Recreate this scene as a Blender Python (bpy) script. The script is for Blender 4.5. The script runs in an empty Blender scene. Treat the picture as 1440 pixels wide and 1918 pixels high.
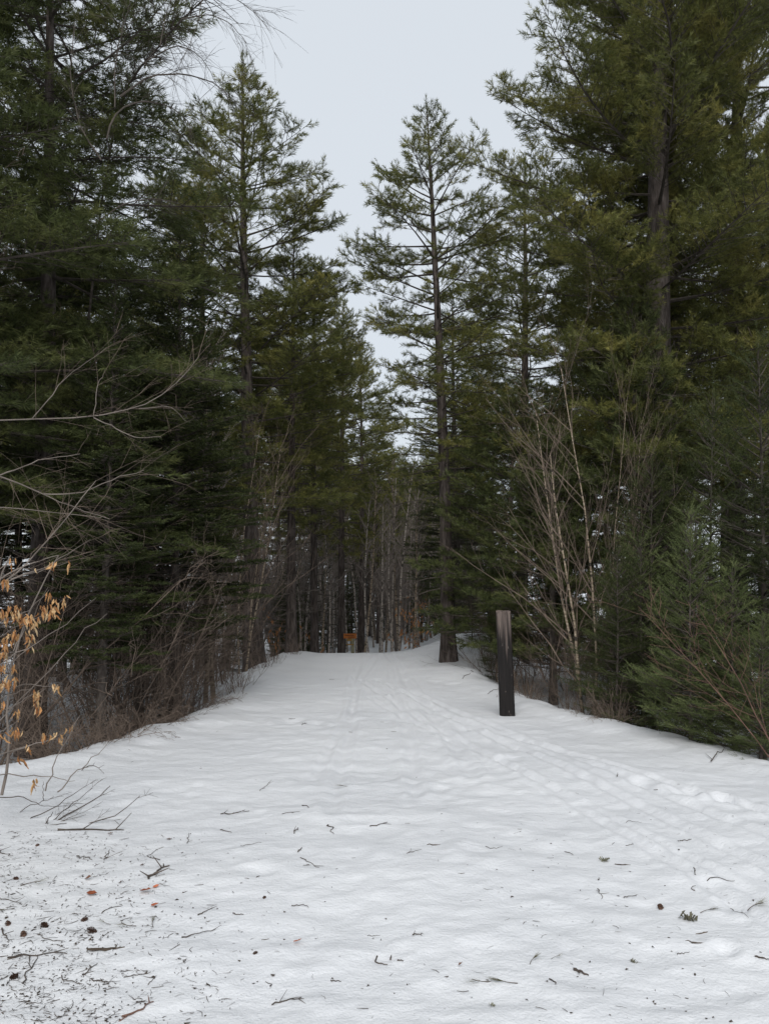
import bpy, math, random
import numpy as np
from mathutils import Vector

R = math.radians
SC = bpy.context.scene
COL = SC.collection

# ------------------------------------------------------------------ camera, sky, sun, exposure
CAM_Z = 1.6
PITCH = R(5.2)
FOC = 1441.0                       # focal length in photo pixels (photo 1440 wide)
cam_data = bpy.data.cameras.new("camera")
cam_data.sensor_fit = 'HORIZONTAL'
cam_data.sensor_width = 36.0
cam_data.lens = 36.0 * FOC / 1440.0
cam_data.clip_start = 0.05
cam_data.clip_end = 2000.0
cam = bpy.data.objects.new("camera", cam_data)
COL.objects.link(cam)
cam.location = (0, 0, CAM_Z)
cam.rotation_euler = (R(90) + PITCH, 0, 0)
SC.camera = cam

SUN_EL, SUN_AZ = R(43), R(183)
world = bpy.data.worlds.new("World")
SC.world = world
world.use_nodes = True
wn, wl = world.node_tree.nodes, world.node_tree.links
wn.clear()
w_out = wn.new('ShaderNodeOutputWorld')
w_bg = wn.new('ShaderNodeBackground')
w_sky = wn.new('ShaderNodeTexSky')
w_sky.sky_type = 'NISHITA'
w_sky.sun_disc = False
w_sky.sun_elevation = SUN_EL
w_sky.sun_rotation = SUN_AZ
w_sky.air_density = 1.0
w_sky.dust_density = 3.0
w_mix = wn.new('ShaderNodeMix')
w_mix.data_type = 'RGBA'
w_mix.inputs[0].default_value = 0.90           # closed, even cloud cover
w_mix.inputs[7].default_value = (5.00, 5.33, 5.68, 1)
wl.new(w_sky.outputs[0], w_mix.inputs[6])
wl.new(w_mix.outputs[2], w_bg.inputs[0])
w_bg.inputs[1].default_value = 0.10
wl.new(w_bg.outputs[0], w_out.inputs[0])

sun_data = bpy.data.lights.new("sun", 'SUN')
sun_data.energy = 1.5
sun_data.angle = R(45)
sun_data.color = (1.0, 0.97, 0.93)
sun = bpy.data.objects.new("sun", sun_data)
COL.objects.link(sun)
sun.location = (0, 0, 60)
sun.rotation_euler = (R(90) - SUN_EL, 0, R(180) - SUN_AZ)

SC.view_settings.view_transform = 'Standard'
SC.view_settings.look = 'None'
SC.view_settings.gamma = 1.0
SC.view_settings.use_curve_mapping = False
SC.view_settings.exposure = 0.60
SC.render.engine = 'CYCLES'
SC.cycles.max_bounces = 5
SC.cycles.diffuse_bounces = 4
SC.cycles.glossy_bounces = 1
SC.cycles.use_adaptive_sampling = True
SC.cycles.adaptive_threshold = 0.01
SC.cycles.use_denoising = True
SC.cycles.denoiser = 'OPENIMAGEDENOISE'
SC.cycles.denoising_input_passes = 'RGB_ALBEDO_NORMAL'
SC.cycles.denoising_prefilter = 'ACCURATE'

# ------------------------------------------------------------------ noise
def _hash(ix, iy, seed):
    n = (ix.astype(np.int64) * 374761393 + iy.astype(np.int64) * 668265263 + seed * 1442695041) & 0xffffffff
    n = ((n ^ (n >> 13)) * 1274126177) & 0xffffffff
    return ((n ^ (n >> 16)) & 0xffff) / 65535.0

def vnoise(x, y, seed=0):
    x = np.asarray(x, float); y = np.asarray(y, float)
    ix = np.floor(x); iy = np.floor(y)
    fx = x - ix; fy = y - iy
    fx = fx * fx * fx * (fx * (fx * 6 - 15) + 10); fy = fy * fy * fy * (fy * (fy * 6 - 15) + 10)
    a = _hash(ix, iy, seed); b = _hash(ix + 1, iy, seed)
    c = _hash(ix, iy + 1, seed); d = _hash(ix + 1, iy + 1, seed)
    return (a + (b - a) * fx) * (1 - fy) + (c + (d - c) * fx) * fy - 0.5

def fbm(x, y, seed=0, octaves=3, gain=0.5):
    s, a = 0, 1.0
    for k in range(octaves):
        s = s + a * vnoise(x * 2 ** k + 17.3 * k, y * 2 ** k - 9.1 * k, seed + k)
        a *= gain
    return s

def sstep(a, b, x):
    t = np.clip((x - a) / (b - a), 0, 1)
    return t * t * (3 - 2 * t)

# ------------------------------------------------------------------ terrain (metres; camera at the origin, trail runs along +y)
LEFT_Y = [-40, 0, 5.0, 6.6, 7.4, 9.6, 12.5, 15.4, 17.7, 22, 40, 90]
LEFT_X = [-9, -6.5, -4.6, -3.6, -2.85, -2.15, -2.2, -2.45, -2.2, -1.9, -1.0, 5]
RIGHT_Y = [-40, 0, 5.5, 7.0, 7.7, 8.9, 11, 13.5, 15.4, 18, 22, 40, 90]
RIGHT_X = [9, 6.5, 4.2, 3.5, 3.15, 2.62, 1.85, 1.55, 1.5, 2.4, 2.9, 5, 12]

def ground(x, y, detail=True):
    x = np.asarray(x, float); y = np.asarray(y, float)
    xl = np.interp(y, LEFT_Y, LEFT_X) + 0.22 * vnoise(y * 0.9, y * 0 + 3, 5) + 0.22 * vnoise(y * 2.6, y * 0 + 9, 6) + 0.12 * vnoise(y * 6.1, x * 2 + 9, 9)
    xr = np.interp(y, RIGHT_Y, RIGHT_X) + 0.22 * vnoise(y * 0.9, y * 0 + 13, 7) + 0.20 * vnoise(y * 2.8, y * 0 + 2, 8) + 0.12 * vnoise(y * 6.3, x * 2 + 4, 10)
    dl = xl - x; dr = x - xr
    out = np.maximum(dl, dr)
    near = sstep(-0.1, 1.0, out)
    floor_ = -0.48 + 0.30 * fbm(x * 0.35, y * 0.35, 21, 3) + 0.15 * sstep(3, 18, out)
    trail = 0.05 * fbm(x * 0.6, y * 0.45, 31, 2)
    crest = -1.25 * sstep(17.2, 25.5, y) + 0.9 * sstep(38, 75, y)
    mound = 0.46 * np.exp(-(((x - 2.0) / 1.0) ** 2 + ((y - 18.3) / 3.4) ** 2)) + 1.75 * np.exp(-(((x - 3.6) / 2.2) ** 2 + ((y - 27.5) / 5.0) ** 2))
    lip = 0.05 * np.exp(-((out + 0.25) / 0.3) ** 2)
    h = trail + crest + mound + near * floor_ + lip * sstep(5, 7, y)
    if detail:
        w = 1 - 0.6 * sstep(8, 16, y)
        h = h + 0.0135 * w * fbm(x * 4.8, y * 8.0, 41, 3, 0.6) + 0.020 * w * fbm(x * 1.1, y * 2.2, 44, 2)
        lump = fbm(x * 2.6 + 3, y * 3.6, 71, 2)
        h = h - 0.018 * w * np.clip(lump - 0.16, 0, 0.3) * sstep(-0.1, 0.25, vnoise(x * 0.55 + 7, y * 0.5, 73) + 0.12)
        pk = np.exp(-((x - 0.15 - 0.02 * y) / 1.1) ** 2)                # walked and ridden middle of the trail
        h = h + pk * 0.016 * fbm(x * 6, y * 3.2, 51, 2)
        for (x0, y0, x1, y1, wd, dp) in TRACKS:
            t = (y - y0) / (y1 - y0)
            xc = x0 + (x1 - x0) * t + 0.03 * np.sin(y * 0.9 + x0)
            m = ((t > -0.05) & (t < 1.05))
            d = (x - xc) / wd
            h = h + 1.25 * m * dp * (-np.exp(-d * d) + 0.7 * np.exp(-(np.abs(d) - 1.8) ** 2 * 2))
        for (px, py, rr, dp) in DENTS:
            d2 = ((x - px) ** 2 + (y - py) ** 2) / rr ** 2
            h = h + dp * (-np.exp(-d2) + 0.45 * np.exp(-(np.sqrt(d2) - 1.6) ** 2 * 3))
    return h

TRACKS = [(2.55, 3.0, -0.05, 12.5, 0.045, 0.014), (2.05, 3.0, -0.45, 12.8, 0.04, 0.011), (3.05, 3.0, 0.35, 11.5, 0.05, 0.012),
          (2.3, 3.0, -0.1, 10.5, 0.035, 0.009), (3.6, 3.6, 0.7, 9.5, 0.05, 0.014), (-0.35, 6, -0.55, 17, 0.05, 0.010),
          (0.25, 6.5, 0.05, 17, 0.05, 0.010), (-0.55, 7, -0.2, 17, 0.04, 0.009), (0.7, 7, 0.1, 17, 0.06, 0.012)]
DENTS = [(2.3, 6.05, 0.10, 0.035), (2.5, 5.85, 0.08, 0.03), (2.05, 6.3, 0.09, 0.025), (1.5, 3.55, 0.05, 0.02), (1.72, 4.0, 0.06, 0.015),
         (1.1, 7.1, 0.1, 0.02), (-1.1, 9.1, 0.14, 0.03), (-0.8, 9.0, 0.1, 0.03), (2.85, 5.6, 0.09, 0.03), (0.4, 6.2, 0.09, 0.015),
         (-0.2, 5.3, 0.08, 0.015), (0.55, 4.7, 0.09, 0.012), (-0.7, 4.4, 0.08, 0.012), (0.9, 8.6, 0.12, 0.02), (1.6, 8.0, 0.1, 0.015)]

def gz(x, y, detail=False):
    return float(ground(np.array([x]), np.array([y]), detail)[0])

def ray(u, v):
    """unit-depth direction of a photo pixel (1440 x 1918)"""
    xc = (u - 720) / FOC; yc = (959 - v) / FOC
    return Vector((xc, math.cos(PITCH) - yc * math.sin(PITCH), math.sin(PITCH) + yc * math.cos(PITCH)))

def on_ground_many(u, v):
    """points where the sight lines of photo pixels meet the snow (n,3)"""
    xc = (np.asarray(u, float) - 720) / FOC; yc = (959 - np.asarray(v, float)) / FOC
    D = np.stack([xc, math.cos(PITCH) - yc * math.sin(PITCH), math.sin(PITCH) + yc * math.cos(PITCH)], -1)
    t = CAM_Z / -D[:, 2]
    for _ in range(9):
        h = ground(D[:, 0] * t, D[:, 1] * t, True)
        t = 0.4 * t + 0.6 * np.clip((CAM_Z - h) / -D[:, 2], 0.5, 40)
    P = D * t[:, None]
    P[:, 2] = ground(P[:, 0], P[:, 1], True)
    return P

def on_ground(u, v):
    return Vector(on_ground_many([u], [v])[0])

def at(u, v, Y):
    d = ray(u, v); k = Y / d.y
    return Vector((d.x * k, Y, CAM_Z + d.z * k))

# ------------------------------------------------------------------ mesh building
class MB:
    def __init__(self):
        self.V = []; self.T = []; self.M = []; self.n = 0
    def add(self, V, T, mat=0):
        V = np.asarray(V, float).reshape(-1, 3); T = np.asarray(T, int).reshape(-1, 3)
        self.V.append(V); self.T.append(T + self.n); self.M.append(np.full(len(T), mat)); self.n += len(V)
    def tubes(self, P, Rd, sides=3, mat=0, cap=False):
        """P (n,k,3) centre lines, Rd (n,k) radii"""
        P = np.asarray(P, float); Rd = np.asarray(Rd, float)
        if P.ndim == 2: P = P[None]; Rd = Rd[None]
        n, k, _ = P.shape
        if n == 0: return
        tg = np.gradient(P, axis=1)
        tg /= np.linalg.norm(tg, axis=2, keepdims=True) + 1e-9
        mean = tg.mean(axis=1, keepdims=True)
        ref = np.where(np.abs(mean[..., 2:3]) > 0.8, np.array([1.0, 0, 0]), np.array([0, 0, 1.0]))
        s = np.cross(tg, np.broadcast_to(ref, tg.shape)); s /= np.linalg.norm(s, axis=2, keepdims=True) + 1e-9
        b = np.cross(tg, s)
        a = np.arange(sides) * 2 * np.pi / sides
        ring = s[:, :, None, :] * np.cos(a)[None, None, :, None] + b[:, :, None, :] * np.sin(a)[None, None, :, None]
        V = P[:, :, None, :] + ring * Rd[:, :, None, None]
        i = np.arange(k - 1)[:, None]; j = np.arange(sides)[None]
        j2 = (j + 1) % sides
        q0 = i * sides + j; q1 = i * sides + j2; q2 = (i + 1) * sides + j2; q3 = (i + 1) * sides + j
        T = np.concatenate([np.stack([q0, q2, q1], -1).reshape(-1, 3), np.stack([q0, q3, q2], -1).reshape(-1, 3)])
        if cap:
            e = (k - 1) * sides
            T = np.concatenate([T, [[e, e + q, e + q + 1] for q in range(1, sides - 1)], [[0, q + 1, q] for q in range(1, sides - 1)]])
        T = (np.arange(n)[:, None, None] * (k * sides) + T[None]).reshape(-1, 3)
        self.add(V.reshape(-1, 3), T, mat)
    def stamp(self, tv, tt, mats, pos, mat=0):
        """template vertices tv (t,3) placed with matrices mats (n,3,3) (columns are axes) at pos (n,3)"""
        n = len(pos)
        if n == 0: return
        V = np.einsum('nij,tj->nti', mats, tv) + pos[:, None, :]
        T = (np.arange(n)[:, None, None] * len(tv) + tt[None]).reshape(-1, 3)
        self.add(V.reshape(-1, 3), T, mat)
    def mesh(self, name, mats, smooth=False):
        me = bpy.data.meshes.new(name)
        V = np.concatenate(self.V).astype(np.float32); T = np.concatenate(self.T).astype(np.int32)
        M = np.concatenate(self.M).astype(np.int32)
        nt = len(T)
        me.vertices.add(len(V)); me.vertices.foreach_set('co', V.ravel())
        me.loops.add(nt * 3); me.loops.foreach_set('vertex_index', T.ravel())
        me.polygons.add(nt)
        me.polygons.foreach_set('loop_start', np.arange(nt, dtype=np.int32) * 3)
        me.polygons.foreach_set('loop_total', np.full(nt, 3, dtype=np.int32))
        for m in mats: me.materials.append(m)
        me.polygons.foreach_set('material_index', M)
        me.polygons.foreach_set('use_smooth', np.full(nt, smooth))
        me.update(calc_edges=True)
        me.validate()
        TRIS[0] += nt
        return me
TRIS = [0]
LABELS = {}

def tag(o, label, cat, group=None, kind=None):
    if label:
        o['label'] = label
        if label in LABELS and not (group and LABELS[label] == group): print("DUPLICATE LABEL", label)
        LABELS[label] = group
    if cat: o['category'] = cat
    if group: o['group'] = group
    if kind: o['kind'] = kind
    return o

def link(name, me, parent=None, loc=None):
    o = bpy.data.objects.new(name, me)
    COL.objects.link(o)
    if parent is not None: o.parent = parent
    if loc is not None: o.location = loc
    return o

# ------------------------------------------------------------------ materials
def mat_base(name):
    m = bpy.data.materials.new(name); m.use_nodes = True
    nt = m.node_tree
    b = nt.nodes['Principled BSDF']
    return m, nt, b

def nd(nt, typ, **kw):
    n = nt.nodes.new(typ)
    for k, v in kw.items():
        if k.startswith('i'): n.inputs[int(k[1:])].default_value = v
        else: setattr(n, k, v)
    return n

def noise_node(nt, vec, scale, detail=3, rough=0.5):
    n = nt.nodes.new('ShaderNodeTexNoise')
    n.inputs['Scale'].default_value = scale; n.inputs['Detail'].default_value = detail; n.inputs['Roughness'].default_value = rough
    if vec is not None: nt.links.new(vec, n.inputs['Vector'])
    return n.outputs['Fac']

def ramp(nt, fac, stops):
    r = nt.nodes.new('ShaderNodeValToRGB')
    els = r.color_ramp.elements
    while len(els) > 1: els.remove(els[0])
    els[0].position = stops[0][0]; els[0].color = (*stops[0][1], 1)
    for p, c in stops[1:]:
        e = els.new(p); e.color = (*c, 1)
    nt.links.new(fac, r.inputs[0])
    return r.outputs[0]

def mixc(nt, fac, a, b, mode='MIX'):
    m = nt.nodes.new('ShaderNodeMix'); m.data_type = 'RGBA'; m.blend_type = mode
    for s, v in ((0, fac), (6, a), (7, b)):
        if hasattr(v, 'node'): nt.links.new(v, m.inputs[s])
        else: m.inputs[s].default_value = v if s == 0 else (*v, 1)
    return m.outputs[2]

def bump(nt, b, h, strength, dist):
    n = nt.nodes.new('ShaderNodeBump'); n.inputs['Strength'].default_value = strength; n.inputs['Distance'].default_value = dist
    nt.links.new(h, n.inputs['Height']); nt.links.new(n.outputs[0], b.inputs['Normal'])

def coords(nt, scale=(1, 1, 1), kind='Object'):
    t = nt.nodes.new('ShaderNodeTexCoord'); mp = nt.nodes.new('ShaderNodeMapping')
    mp.inputs['Scale'].default_value = scale
    nt.links.new(t.outputs[kind], mp.inputs[0])
    return mp.outputs[0]

def needle_mat(name, dark, mid, light, scale=1.2):
    m, nt, b = mat_base(name)
    co = coords(nt)
    info = nt.nodes.new('ShaderNodeObjectInfo')
    add = nt.nodes.new('ShaderNodeVectorMath'); add.operation = 'ADD'
    cmb = nt.nodes.new('ShaderNodeCombineXYZ')
    mul = nt.nodes.new('ShaderNodeMath'); mul.operation = 'MULTIPLY'; mul.inputs[1].default_value = 37.0
    nt.links.new(info.outputs['Random'], mul.inputs[0])
    for k in range(3): nt.links.new(mul.outputs[0], cmb.inputs[k])
    nt.links.new(co, add.inputs[0]); nt.links.new(cmb.outputs[0], add.inputs[1])
    f1 = noise_node(nt, add.outputs[0], scale, 2)
    f2 = noise_node(nt, add.outputs[0], scale * 14, 1)
    c1 = ramp(nt, f1, [(0.32, dark), (0.5, mid), (0.7, light)])
    c2 = ramp(nt, f2, [(0.35, (0.62, 0.62, 0.62)), (0.65, (1.32, 1.28, 1.2))])
    c = mixc(nt, 1.0, c1, c2, 'MULTIPLY')
    nt.links.new(c, b.inputs['Base Color'])
    b.inputs['Roughness'].default_value = 0.55
    b.inputs['Specular IOR Level'].default_value = 0.25
    # thin needles pass some light
    tr = nt.nodes.new('ShaderNodeBsdfTranslucent'); nt.links.new(c, tr.inputs[0])
    mx = nt.nodes.new('ShaderNodeMixShader'); mx.inputs[0].default_value = 0.30
    nt.links.new(b.outputs[0], mx.inputs[1]); nt.links.new(tr.outputs[0], mx.inputs[2])
    nt.links.new(mx.outputs[0], nt.nodes['Material Output'].inputs[0])
    return m

def bark_mat(name, c0, c1, c2, sc=(9, 9, 1.6), strength=0.9, dist=0.02, spots=None):
    m, nt, b = mat_base(name)
    co = coords(nt, sc)
    f = noise_node(nt, co, 2.2, 5, 0.62)
    g = noise_node(nt, coords(nt, (1, 1, 0.5)), 1.3, 2)
    c = ramp(nt, f, [(0.32, c0), (0.5, c1), (0.68, c2)])
    c = mixc(nt, 0.55, c, ramp(nt, g, [(0.3, (0.55, 0.52, 0.5)), (0.7, (1.3, 1.3, 1.32))]), 'MULTIPLY')
    if spots:
        s = noise_node(nt, coords(nt, spots[0]), spots[1], 2)
        c = mixc(nt, ramp(nt, s, [(0.54, (0, 0, 0)), (0.62, (1, 1, 1))]), c, spots[2])
    nt.links.new(c, b.inputs['Base Color'])
    b.inputs['Roughness'].default_value = 0.85
    b.inputs['Specular IOR Level'].default_value = 0.2
    bump(nt, b, f, strength, dist)
    return m

def plain_mat(name, c0, c1, scale=8.0, rough=0.8, per_object=False, spec=0.2):
    m, nt, b = mat_base(name)
    f = noise_node(nt, coords(nt), scale, 2)
    c = ramp(nt, f, [(0.3, c0), (0.7, c1)])
    if per_object:
        info = nt.nodes.new('ShaderNodeObjectInfo')
        c = mixc(nt, 1.0, c, ramp(nt, info.outputs['Random'], [(0.0, (0.6, 0.55, 0.5)), (1.0, (1.3, 1.25, 1.2))]), 'MULTIPLY')
    nt.links.new(c, b.inputs['Base Color'])
    b.inputs['Roughness'].default_value = rough
    b.inputs['Specular IOR Level'].default_value = spec
    return m

M_PINE = needle_mat("pine_needles", (0.088, 0.102, 0.032), (0.150, 0.162, 0.050), (0.245, 0.230, 0.070))
M_PINE_DARK = needle_mat("dark_pine_needles", (0.056, 0.072, 0.027), (0.090, 0.110, 0.040), (0.140, 0.152, 0.056))
M_FIR = needle_mat("fir_needles", (0.032, 0.043, 0.016), (0.058, 0.074, 0.027), (0.096, 0.113, 0.040), 2.5)
M_FIR_YOUNG = needle_mat("young_fir_needles", (0.080, 0.106, 0.040), (0.125, 0.158, 0.062), (0.185, 0.215, 0.090), 3.0)
M_BARK_PINE = bark_mat("pine_bark", (0.028, 0.023, 0.020), (0.075, 0.061, 0.054), (0.145, 0.124, 0.114))
M_BARK_FIR = bark_mat("fir_bark", (0.050, 0.042, 0.036), (0.095, 0.080, 0.070), (0.150, 0.135, 0.120), (7, 7, 4), 0.5, 0.01)
M_BARK_BIRCH = bark_mat("birch_bark", (0.16, 0.125, 0.09), (0.30, 0.24, 0.175), (0.46, 0.40, 0.31), (4, 4, 16), 0.4, 0.006, ((6, 6, 14), 1.2, (0.05, 0.042, 0.036)))
M_BARK_ASPEN = bark_mat("aspen_bark", (0.18, 0.16, 0.14), (0.33, 0.295, 0.26), (0.48, 0.43, 0.38), (4, 4, 7), 0.4, 0.006, ((5, 5, 9), 1.0, (0.055, 0.048, 0.042)))
M_LIMB = plain_mat("limb_bark", (0.050, 0.042, 0.035), (0.105, 0.089, 0.077))
M_TWIG_BROWN = plain_mat("brown_twig", (0.105, 0.080, 0.064), (0.210, 0.162, 0.130), 5)
M_TWIG_GREY = plain_mat("grey_twig", (0.130, 0.110, 0.096), (0.250, 0.215, 0.190), 5)
M_TWIG_RED = plain_mat("red_twig", (0.110, 0.062, 0.050), (0.210, 0.125, 0.095), 5)
M_TWIG_DARK = plain_mat("dark_twig", (0.045, 0.037, 0.032), (0.115, 0.094, 0.080), 12)

# ------------------------------------------------------------------ setting: snow
def snow_material():
    m, nt, b = mat_base("snow")
    co = coords(nt)
    base = ramp(nt, noise_node(nt, co, 0.9, 3), [(0.3, (0.68, 0.697, 0.728)), (0.7, (0.74, 0.756, 0.782))])
    # fine needle and bark litter frozen into the surface; thick on the left bank, thin along the trail
    sx = nt.nodes.new('ShaderNodeSeparateXYZ'); nt.links.new(co, sx.inputs[0])
    vo = nt.nodes.new('ShaderNodeTexVoronoi'); vo.inputs['Scale'].default_value = 34.0; vo.inputs['Randomness'].default_value = 1.0
    wob = nt.nodes.new('ShaderNodeVectorMath'); wob.operation = 'ADD'
    wn_ = nt.nodes.new('ShaderNodeTexNoise'); wn_.inputs['Scale'].default_value = 30.0
    sc_ = nt.nodes.new('ShaderNodeVectorMath'); sc_.operation = 'SCALE'; sc_.inputs['Scale'].default_value = 0.05
    nt.links.new(co, wn_.inputs['Vector']); nt.links.new(wn_.outputs['Color'], sc_.inputs[0])
    nt.links.new(co, wob.inputs[0]); nt.links.new(sc_.outputs[0], wob.inputs[1])
    nt.links.new(wob.outputs[0], vo.inputs['Vector'])
    speck = ramp(nt, vo.outputs['Distance'], [(0.06, (1, 1, 1)), (0.16, (0, 0, 0))])
    patch = noise_node(nt, co, 2.6, 3)
    left = nt.nodes.new('ShaderNodeMapRange'); left.inputs[1].default_value = -0.7; left.inputs[2].default_value = -2.0
    nt.links.new(sx.outputs[0], left.inputs[0])
    neary = nt.nodes.new('ShaderNodeMapRange'); neary.inputs[1].default_value = 5.4; neary.inputs[2].default_value = 4.6
    nt.links.new(sx.outputs[1], neary.inputs[0])
    zone = nt.nodes.new('ShaderNodeMath'); zone.operation = 'MULTIPLY'
    nt.links.new(left.outputs[0], zone.inputs[0]); nt.links.new(neary.outputs[0], zone.inputs[1])
    thr = nt.nodes.new('ShaderNodeMath'); thr.operation = 'MULTIPLY_ADD'; thr.inputs[1].default_value = 0.24; thr.inputs[2].default_value = -0.02
    nt.links.new(zone.outputs[0], thr.inputs[0])
    sm = nt.nodes.new('ShaderNodeMath'); sm.operation = 'ADD'
    nt.links.new(patch, sm.inputs[0]); nt.links.new(thr.outputs[0], sm.inputs[1])
    pm = ramp(nt, sm.outputs[0], [(0.55, (0, 0, 0)), (0.66, (1, 1, 1))])
    mk = mixc(nt, 1.0, speck, pm, 'MULTIPLY')
    half = mixc(nt, 1.0, mk, (0.75, 0.75, 0.75), 'MULTIPLY')
    col = mixc(nt, half, base, (0.25, 0.22, 0.20))
    # a faint dinge where litter is thick
    dinge = nt.nodes.new('ShaderNodeMath'); dinge.operation = 'MULTIPLY'; dinge.inputs[1].default_value = 0.10
    nt.links.new(zone.outputs[0], dinge.inputs[0])
    col = mixc(nt, dinge.outputs[0], col, (0.45, 0.43, 0.38))
    nt.links.new(col, b.inputs['Base Color'])
    b.inputs['Roughness'].default_value = 0.55
    b.inputs['Specular IOR Level'].default_value = 0.25
    a1 = noise_node(nt, coords(nt, (0.75, 1.1, 1)), 5.5, 5, 0.62)
    a2 = noise_node(nt, co, 70.0, 3, 0.6)
    ad = nt.nodes.new('ShaderNodeMath'); ad.operation = 'MULTIPLY_ADD'; ad.inputs[1].default_value = 0.22
    nt.links.new(a2, ad.inputs[0]); nt.links.new(a1, ad.inputs[2])
    bump(nt, b, ad.outputs[0], 0.6, 0.035)
    return m

def build_snow():
    ys = [-30.0, -20, -12, -7, -4, -2, -0.5, 0.5, 1.2]
    y = 1.6
    while y < 19: ys.append(y); y += 0.0072 * y
    while y < 160: ys.append(y); y += 0.026 * y
    ys = np.array(ys)
    core = np.arange(-4.4, 4.41, 0.019)
    g = 4.4 + np.cumsum(0.022 * 1.075 ** np.arange(1, 76))
    xs = np.concatenate([-g[::-1], core, g]); n = len(xs)
    X, Y = np.meshgrid(xs, ys)
    Z = ground(X, Y)
    V = np.stack([X, Y, Z], -1).reshape(-1, 3)
    i = np.arange(len(ys) - 1)[:, None]; j = np.arange(n - 1)[None]
    a = i * n + j
    T = np.concatenate([np.stack([a, a + 1, a + n + 1], -1).reshape(-1, 3), np.stack([a, a + n + 1, a + n], -1).reshape(-1, 3)])
    mb = MB(); mb.add(V, T)
    tag(link("snow_ground", mb.mesh("snow_ground", [snow_material()], True)), "packed white snow of the trail running into the woods", None, None, "structure")
build_snow()

# ------------------------------------------------------------------ trees
def unit(v):
    return v / (np.linalg.norm(v, axis=-1, keepdims=True) + 1e-9)

def frames(d, rng, roll=None):
    """matrices with z axis along d; x axis near horizontal, rolled by roll (or at random)"""
    d = unit(d)
    ref = np.where(np.abs(d[:, 2:3]) > 0.95, np.array([1.0, 0, 0]), np.array([0, 0, 1.0]))
    x = unit(np.cross(d, ref)); y = np.cross(d, x)
    a = rng.uniform(0, 2 * np.pi, len(d)) if roll is None else rng.normal(0, roll, len(d))
    c, s = np.cos(a)[:, None], np.sin(a)[:, None]
    return np.stack([x * c + y * s, -x * s + y * c, d], -1)

def brush(rng, n, ln, nl, w, ang, stem, flat=0.0):
    """one shoot along +z: n needles, shoot length ln, needle length nl, width w, angle from the axis (deg)"""
    V, T = [], []
    V += [(-w * .5, 0, -stem), (w * .5, 0, -stem), (0, 0, ln * .9)]; T.append((0, 1, 2))
    for k in range(n):
        z = ln * (k + rng.random()) / n
        if flat:
            az = rng.choice([0, math.pi]) + rng.normal(0, 0.55) * (1 - flat) * 2 + rng.normal(0, .12)
            if rng.random() < 0.25: az = rng.uniform(0, 2 * math.pi)
        else: az = rng.uniform(0, 2 * math.pi)
        an = R(ang * rng.uniform(0.6, 1.35)) * (1 - 0.35 * k / n)
        l = nl * rng.uniform(0.75, 1.15)
        d = np.array([math.sin(an) * math.cos(az), math.sin(an) * math.sin(az), math.cos(an)])
        s = np.cross(d, [rng.normal(), rng.normal(), rng.normal()]); s /= np.linalg.norm(s) + 1e-9
        p = np.array([0, 0, z]); i = len(V)
        V += [p - s * w * .5 + d * l * .1, p + s * w * .5 + d * l * .1, p + d * l]; T.append((i, i + 1, i + 2))
    return np.array(V), np.array(T)

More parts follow.
